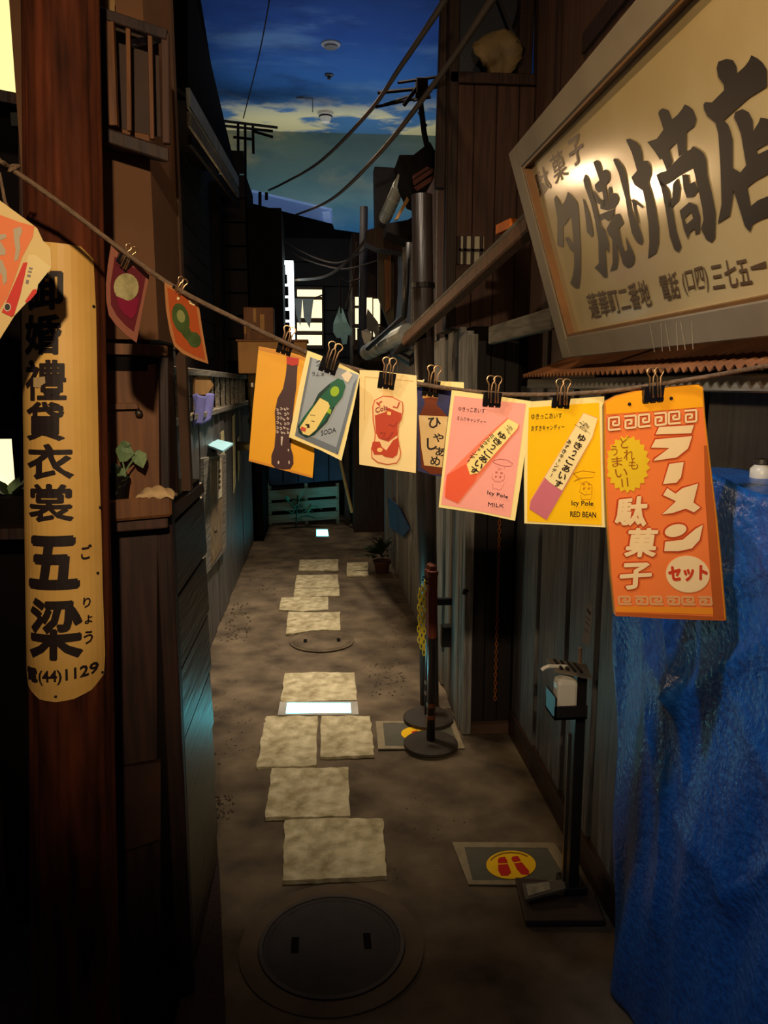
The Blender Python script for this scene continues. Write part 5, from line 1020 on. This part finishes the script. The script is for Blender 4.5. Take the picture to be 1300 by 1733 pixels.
# glowing vertical sign with dark lobes
a, b_ = pt(481, 441, Y=9.2), pt(499, 590, Y=9.2)
g = thing('lit_sign', 'tall narrow glowing white sign edge at the alley end', 'sign', V(((a.x + b_.x) / 2, 9.25, b_.z)))
obj('glowing_face', MB().box(a.x, b_.x, 9.2, 9.3, b_.z, a.z), m_litsign, g)
obj('casing', MB().box(a.x - .09, a.x, 9.16, 9.34, b_.z - .02, a.z + .02), m_black, g)
for y, r in ((453, 2), (469, 5), (489, 7), (509, 7), (530, 9), (550, 9), (566, 12)):
    mb = MB(); p = pt(481, y, Y=9.19); mb.box(p.x - .03, p.x + r / F * 9.2, 9.17, 9.2, p.z - .075, p.z + .03); obj('letter_lobe', mb, m_black, g)
mb = MB(); p, q = pt(470, 575, Y=9.1), pt(482, 587, Y=9.1); mb.box(p.x, q.x, 9.1, 9.14, q.z, p.z); obj('lamp_foot', mb, m_litsign, g)
# slatted gate
a, b_ = pt(450, 745, Y=9.6), pt(582, 880, Y=9.6)
g = thing('slatted_gate', 'low weathered slatted gate closing the far end of the alley', 'gate', V(((a.x + b_.x) / 2, 9.6, 0)))
m_gs = M('gate_slat', (122, 142, 128), .8, scale=4, st=XG, bump=.2, rand=.1)
for y0, y1 in ((826, 843), (847, 862), (868, 882)):
    mb = MB(); mb.slab([pt(455, y0 + 5, Y=9.6), pt(572, y0 - 3, Y=9.6), pt(572, y1 - 4, Y=9.6), pt(455, y1 + 4, Y=9.6)], (0, .03, 0)); obj('slat', mb, m_gs, g)
for x in (456, 518, 571): p = pt(x, 818, Y=9.63); mb = MB(); mb.box(p.x - .02, p.x + .02, 9.63, 9.67, .0, p.z); obj('upright', mb, m_gs, g)
mb = MB(); mb.slab([pt(455, 748, Y=9.63), pt(580, 748, Y=9.63), pt(580, 812, Y=9.63), pt(455, 822, Y=9.63)], (0, .02, 0)); obj('upper_panel', mb, m_navy, g)
for k in range(4):
    p = pt(478 + k * 26, 748, Y=9.62); mb = MB(); mb.box(p.x - .006, p.x + .006, 9.615, 9.63, pt(500, 815, Y=9.62).z, p.z); obj('panel_joint', mb, m_black, g)
mb = MB(); p = pt(437, 700, Y=9.5); mb.box(p.x - .07, p.x + .07, 9.5, 9.62, 0, p.z); mb.box(pt(582, 700, Y=9.55).x, pt(582, 700, Y=9.55).x + .06, 9.55, 9.62, 0, p.z); obj('gate_post', mb, m_dwood, g)
g0 = pt(500, 858, Y=9.35); g = thing('gate_plant', 'small green plant growing against the slatted gate', 'plant', V((g0.x, 9.35, 0)))
random.seed(15)
for k in range(22):
    a = random.uniform(0, 6.28); e = random.uniform(.1, 1.3); dd = V((math.cos(a) * math.cos(e), .3 * math.sin(a) * math.cos(e), math.sin(e))); mb = MB(); leaf(mb, V((g0.x + random.uniform(-.1, .2), 9.4, random.uniform(.1, .35))), dd, .16, .06, .4); obj('leaf', mb, M('gate_leaf', (70, 120, 96), .6), g)
mb = MB(); mb.tube([(g0.x, 9.38, 0), (g0.x + .03, 9.4, .4)], .01, 6); obj('stem', mb, m_dleaf, g)
mb = MB(); mb.tube([pt(596, 868, Y=9.3), pt(583, 812, Y=9.45), pt(574, 770, Y=9.5)], .02, 8); one('leaning_stick', mb, m_tan, 'thin stick leaning by the end of the slatted gate', 'stick')
mb = MB(); c = pt(622, 868, Y=9.4)
mb.grid(lambda u, v: V((c.x + .26 * (u - .5) * (1.15 - .5 * v) + .01 * math.sin(v * 20), c.y - .12 * math.sin(math.pi * u) * (1 - .4 * v) + .02 * math.sin(u * 25), .01 + .95 * v)), 20, 10)
one('covered_bundle', mb, m_navy, 'dark bluish covered bundle standing at the alley end', 'bundle', smooth=True, solid=.01)
# ------------------------------------------------------------------ right-hand houses further up
a, b_ = pt(598, 500, Y=9.0), pt(645, 592, Y=9.0)
mb = MB(); mb.box(pt(596, 430, Y=9.05).x, 2.4, 9.05, 9.9, 0, pt(620, 395, Y=9.05).z); hr = obj('wall_right_end', mb, m_dwood); struct(hr, 'dark balcony house at the far right end of the alley', 'wall')
wn = obj('window_4', MB().box(a.x, b_.x, 9.0, 9.05, b_.z, a.z), m_dwood); struct(wn, 'glowing window with upright bars behind the balcony', 'window')
for x0, x1, y0, y1 in ((601, 607, 503, 517), (601, 607, 522, 548), (617, 630, 504, 545), (632, 643, 506, 548), (601, 607, 553, 575), (617, 643, 552, 570)):
    p, q = pt(x0, y0, Y=9.0), pt(x1, y1, Y=9.0); obj('pane', MB().box(p.x, q.x, 8.985, 9.0, q.z, p.z), m_lit, wn)
bc = thing('balcony', 'wooden balcony with laundry rail in front of the glowing window', 'balcony', pt(640, 590, Y=8.3))
for k in range(9):
    p, q = pt(600 + k * 6, 556, Y=8.4), pt(600 + k * 6, 585, Y=8.4); mb = MB(); mb.box(p.x - .01, p.x + .01, 8.38, 8.4, q.z, p.z); obj('baluster', mb, m_dwood, bc)
p, q = pt(596, 552, Y=8.4), pt(655, 556, Y=8.4); mb = MB(); mb.beam(p, q, .03, .03); obj('rail', mb, m_dwood, bc)
mb = MB(); mb.beam(pt(596, 588, Y=8.4), pt(655, 592, Y=8.4), .06, .05); mb.beam(pt(600, 588, Y=8.5), pt(600, 588, Y=9.0), .05, .05); obj('floor_beam', mb, m_dwood, bc)
pA2, pB2 = pt(616, 350, Y=8.35), pt(613, 600, Y=8.35)
mb = MB(); mb.tube([pA2, pB2], .042, 12); one('balcony_post', mb, M('slate_post', (62, 66, 78), .6), 'slim slate coloured post in front of the glowing barred window', 'post', smooth=True)
def laundry(px, pts, Y, m, lb, f=.02):
    x0 = min(p[0] for p in pts)
    g_ = MB().slab([pt(x, y, Y=Y) + V((0, f * math.sin(i * 2.1), 0)) for i, (x, y) in enumerate(pts)], (0, .015, 0)); return one('laundry_cloth', g_, m, lb, 'cloth', 'laundry at the end of the alley')
laundry(0, [(575, 518), (580, 522), (588, 545), (596, 560), (595, 568), (589, 567), (587, 582), (580, 583), (577, 572), (570, 572), (564, 562), (564, 548), (570, 532)], 8.3, m_cloth, 'pale blue cloth hanging from a line in mid alley')
laundry(0, [(592, 516), (597, 530), (596, 556), (591, 545), (589, 530)], 8.4, m_greyc, 'narrow grey cloth hanging beside the pale blue cloth')
laundry(0, [(622, 522), (640, 545), (643, 560), (638, 574), (632, 560), (624, 562), (618, 556)], 8.35, m_greyc, 'grey pointed cloth on the balcony rail before the lit window')
laundry(0, [(612, 560), (622, 556), (630, 566), (626, 580), (614, 582)], 8.3, m_white, 'white cloth folded over the balcony rail')
mb = MB(); mb.tube([pt(577, 530, Y=8.3), pt(575, 470, Y=8.3), pt(590, 478, Y=8.3), pt(616, 470, Y=8.35)], .008, 6); one('laundry_line', mb, m_dwood, 'cord and small bracket holding the pale blue cloth', 'line')
# stepped grey roof rolls, gutters and pipes on the right
def roll(p0, p1, r, lb, n_=4):
    g = thing('tin_roll', lb, 'roof tin', p0, 'grey tin cap rolls'); k = n_
    for i in range(k):
        a = p0 + (p1 - p0) * (i / k); b_ = p0 + (p1 - p0) * ((i + .98) / k); mb = MB(); mb.tube([a, a + (b_ - a) * .92, b_], r * (1 - .05 * i), 14); obj('segment', mb, m_tin, g, smooth=False)
roll(pt(652, 368, Y=6.6), pt(686, 292, Y=5.4), .052, 'upper pale grey tin roll under the red tile end')
roll(pt(622, 596, Y=6.9), pt(690, 562, Y=5.2), .07, 'lower pale grey tin roll above the cream sweet card')
def pipe(name, ps, r, m, lb, c='pipe', **k):
    mb = MB(); mb.tube(ps, r, 10); return one(name, mb, m, lb, c, smooth=True, **k)
pipe('drain_pipe', [pt(622, 590, Y=6.1), pt(684, 535, Y=5.0), pt(687, 500, Y=4.95), pt(692, 410, Y=4.9)], .018, m_iron, 'bent dark drain pipe slanting over the lower tin roll')
gt = thing('eave_gutter', 'long brown gutter slanting up toward the big sign', 'gutter', pt(690, 575, Y=5.2))
mb = MB(); p0, p1 = pt(688, 578, Y=4.1), pt(905, 376, Y=2.4); mb.beam(p0, p1, .05, .05); obj('channel', mb, m_bwood, gt, bev=.006)
mb = MB(); mb.beam(p0 + V((.02, 0, .034)), p1 + V((.02, 0, .034)), .08, .018); obj('lip', mb, m_greyh, gt, bev=.003)
mb = MB(); mb.tube([p0 + V((-.0, 0, -.02)), p0 + V((-.05, .02, -.06)), p0 + V((0.02, .02, -.1)), p0 + V((.07, .0, -.06))], .03, 10); obj('elbow', mb, m_iron, gt)
mb = MB(); mb.beam(pt(846, 389, Y=2.72), pt(870, 378, Y=2.6), .03, .03); obj('orange_clip', mb, M('orange_paint', (226, 120, 40), .5), gt)
# brown upper house on the right facing down the alley
h0 = pt(764, 141, Y=3.9); zb = 2.02
mb = MB(); mb.box(h0.x, 2.2, 3.9, 4.3, zb, h0.z); hh = obj('wall_right_house', mb, m_red); struct(hh, 'red brown board wall of the upper house left of the big sign', 'wall')
x = h0.x; k = 0
while x < 1.7:
    mb = MB(); mb.box(x, x + .105, 3.88, 3.9, zb + .0, h0.z - .01); obj('board', mb, m_red, hh, bev=.002); x += .11
mb = MB(); mb.box(h0.x - .01, 2.2, 3.86, 3.92, h0.z - .01, h0.z + .04); obj('top_rail', mb, m_dwood, hh, bev=.003)
mb = MB(); mb.box(h0.x - .02, h0.x + .03, 3.86, 3.95, zb, h0.z + .9); obj('corner_post', mb, m_dwood, hh, bev=.004)
a, b_ = pt(776, 400, Y=3.86), pt(818, 448, Y=3.86)
wn = obj('window_5', MB().box(a.x, b_.x, 3.855, 3.88, b_.z, a.z), M('pane_grey', (176, 170, 146), .6, var=.1, scale=6)); struct(wn, 'small pale lattice window low on the upper house wall', 'window')
for x in (777, 787, 800, 815): p = pt(x, 400, Y=3.85); mb = MB(); mb.box(p.x - .008, p.x + .008, 3.84, 3.86, b_.z, a.z); obj('bar', mb, m_dwood, wn)
mb = MB(); mb.box(a.x, b_.x, 3.84, 3.86, (a.z + b_.z) / 2 - .006, (a.z + b_.z) / 2 + .006); obj('bar', mb, m_dwood, wn)
# side face of that house and a lower board screen
mb = MB(); mb.box(.70, .78, 4.3, 7.6, 2.0, 2.95); hs_ = obj('wall_right_side', mb, m_dwood); struct(hs_, 'dark side wall above the weathered boards, with pale battens', 'wall')
for y in (4.5, 5.0, 5.7, 6.3):
    mb = MB(); mb.box(.685, .70, y, y + .05, 2.0, 2.9); obj('batten', mb, m_greyh, hs_)
# red tiles and chimney
g = thing('tiled_roof_end', 'dark roof end with red tile strips beside the mural', 'roof', pt(710, 330, Y=5.0))
def qd(pts, Y, t, m, nm, par): return obj(nm, MB().slab([pt(x, y, Y=Y) for x, y in pts], (0, t, 0)), m, par)
qd([(676, 262), (700, 262), (728, 240), (740, 262), (738, 345), (700, 330), (686, 300)], 5.2, .4, m_black, 'roof_core', g)
for q in ([(700, 305), (732, 284), (735, 290), (702, 313)], [(702, 316), (734, 296), (735, 304), (708, 322)], [(700, 296), (722, 282), (728, 284), (700, 303)]): qd(q, 5.17, .05, m_tile, 'tile', g)
qd([(668, 372), (690, 330), (694, 336), (674, 370)], 5.4, .05, m_tan, 'barge_board', g)
qd([(655, 378), (690, 372), (735, 345), (735, 405), (690, 405), (655, 392)], 5.6, .3, m_black, 'under_eave', g)
qd([(634, 282), (672, 284), (668, 330), (655, 400), (636, 400)], 7.4, .2, M('chimney_grey', (70, 70, 74), .8), 'flank_wall', g)
qd([(620, 390), (640, 384), (700, 398), (704, 430), (640, 420), (618, 410)], 6.4, .2, m_dwood, 'lower_eave', g)
qd([(640, 410), (700, 420), (700, 560), (662, 560), (640, 500)], 7.2, .1, M('panel_drab', (78, 70, 58), .8), 'shutter_wall', g)
for q in ([(650, 440), (662, 430), (662, 520), (652, 530)], [(680, 425), (690, 420), (692, 470), (682, 474)]): qd(q, 7.15, .03, m_bwood, 'shutter', g)
# posts and frames up on the right, with a hanging bag
fr = thing('upper_frame', 'dark posts and window frames above the red brown board wall', 'frame', pt(770, 150, Y=3.95))
for x0, y0, x1, y1, w_ in ((755, -40, 744, 320, .05), (772, -40, 768, 150, .03), (893, -60, 884, 150, .07), (912, -60, 906, 150, .02), (1000, -60, 985, 60, .03)): mb = MB(); mb.beam(pt(x0, y0, Y=3.97), pt(x1, y1, Y=3.97), w_, w_); obj('post', mb, m_dwood, fr, bev=.004)
qd([(772, -60), (890, -60), (890, 142), (772, 142)], 4.12, .02, M('dusty_glass', (58, 62, 72), .4, var=.2, scale=4), 'dusty_pane', fr)
qd([(905, -60), (1300, -60), (1300, 150), (905, 150)], 4.12, .02, M('plaster_grey', (112, 96, 70), .8, var=.15, scale=4), 'wall_panel', fr)
mb = MB(); mb.beam(pt(830, -40, Y=4.0), pt(870, 60, Y=3.95), .012, .012); mb.beam(pt(895, -40, Y=4.0), pt(862, 70, Y=3.95), .012, .012); obj('rod', mb, m_iron, fr)
c = pt(845, 100, Y=3.92)
def bag(u, v):
    a = u * 6.28318; r = (.035 + .09 * math.sin(math.pi * min(1, (v * .95 + .04)) ** 1.3)) * (1 + .26 * math.sin(a * 3 + v * 6) + .16 * math.sin(a * 7 + v * 13) + .1 * math.sin(a * 11 - v * 21)); r *= 1.15 - .85 * (1 - v)
    return c + V((r * math.cos(a) + .03 * (v - .5), .5 * r * math.sin(a), -.14 + .26 * v))
mb = MB(); mb.grid(bag, 28, 14); one('hanging_bag', mb, M('tan_bag', (132, 112, 78), .6, var=.4, scale=9), 'crumpled tan bag hanging before the dusty upper pane', 'bag', smooth=True)
# antenna
g = thing('roof_antenna', 'dark television antenna leaning on the red tiled roof', 'antenna', pt(724, 258, Y=5.2))
mb = MB(); mb.tube([pt(708, 140, Y=5.2), pt(718, 225, Y=5.2), pt(726, 262, Y=5.2)], .018, 8); obj('mast', mb, m_black, g)
for a_, b_, r in (((674, 140), (760, 127), .009), ((640, 157), (752, 146), .011), ((636, 181), (728, 162), .009), ((648, 178), (700, 160), .008), ((700, 170), (728, 165), .008), ((708, 190), (722, 213), .006)): mb = MB(); mb.tube([pt(*a_, Y=5.1), pt(*b_, Y=5.2)], r, 6); obj('element', mb, m_black, g)
mb = MB(); p = pt(712, 150, Y=5.15); mb.box(p.x - .03, p.x + .04, 5.1, 5.2, p.z - .04, p.z + .05); obj('clamp_box', mb, m_black, g, bev=.004)
mb = MB(); mb.beam(pt(706, 148, Y=5.15), pt(684, 178, Y=5.1), .02, .02); obj('boom', mb, m_black, g)
# cables
def cable(pts, r, m, lb, n=8):
    mb = MB(); mb.tube(cat([pt(x, y, Y=Y) for x, y, Y in pts], n), r, 8); return one('overhead_cable', mb, m, lb, 'cable', 'cables strung over the alley', smooth=True)
cable([(775, -40, 2.9), (752, 2, 3.1), (680, 110, 4.2), (620, 195, 5.5), (540, 275, 7.4), (480, 310, 9.4), (455, 322, 10.3)], .013, m_cable, 'upper thick cable crossing the mural sky')
cable([(860, -40, 2.6), (832, 2, 2.8), (740, 135, 3.8), (640, 262, 5.4), (560, 338, 7.6), (500, 364, 10.25)], .0135, m_cable, 'lower thick cable crossing the mural sky')
cable([(462, -60, 6.5), (456, 0, 6.8), (438, 95, 7.8), (412, 200, 8.8)], .006, m_black, 'thin dark wire dropping to the left roof frame')
cable([(626, 396, 7.0), (590, 440, 7.6), (550, 468, 8.4), (500, 474, 9.4)], .014, m_cable, 'sagging cable from the far right eave to the lit sign')
cable([(640, 440, 7.8), (580, 455, 8.5), (520, 440, 9.4), (480, 420, 10.2)], .008, m_cable, 'thin sagging wire above the glowing paper window')
cable([(630, 415, 7.6), (570, 445, 8.5), (510, 425, 9.4), (470, 400, 10.2)], .008, m_cable, 'thinnest upper wire sagging over the alley end')
cable([(604, 410, 8.2), (598, 470, 8.3), (585, 520, 8.4)], .008, m_cable, 'short wire dropping beside the slate coloured post')
# ceiling fittings
def ceil(px, py): return pt(px, py, Z=ZC)
c = ceil(551, 190); g = thing('smoke_detector', 'white domed detector on the painted ceiling', 'detector', V((c.x, c.y, ZC - .1)))
mb = MB(); mb.lathe([(.001, -.13), (.05, -.12), (.075, -.07), (.08, -.06), (.08, -.04), (.1, -.035), (.1, 0), (.001, 0)], (c.x, c.y, ZC), 24); obj('dome', mb, m_white, g)
mb = MB(); mb.lathe([(.085, -.062), (.088, -.06), (.088, -.05), (.085, -.048)], (c.x, c.y, ZC), 24); obj('band', mb, m_black, g)
c = ceil(560, 74); g = thing('ceiling_vent', 'round grey vent set in the painted ceiling, nearest the top', 'vent', V((c.x, c.y, ZC - .03)))
mb = MB(); mb.lathe([(.001, -.035), (.06, -.035), (.07, -.02), (.1, -.012), (.1, 0), (.001, 0)], (c.x, c.y, ZC), 24); obj('disc', mb, M('vent_grey', (110, 112, 120), .7), g)
mb = MB(); mb.lathe([(.06, -.04), (.07, -.038), (.07, -.034), (.06, -.034)], (c.x, c.y, ZC), 24); obj('ring', mb, m_iron, g)
c = ceil(557, 126); mb = MB(); mb.lathe([(.001, -.05), (.02, -.05), (.02, -.02), (.05, -.012), (.05, 0), (.001, 0)], (c.x, c.y, ZC), 16); one('ceiling_sprinkler', mb, m_iron, 'tiny dark sprinkler between the vent and the detector', 'sprinkler')
c = ceil(515, 163); mb = MB(); c = V((c.x, c.y, ZC)); mb.tube([c, c + V((-.1, 0, -.02)), c + V((.1, 0, -.02)), c + V((.1, 0, -.18))], .006, 6); one('ceiling_bracket', mb, m_iron, 'thin bent wire bracket under the painted ceiling', 'bracket')
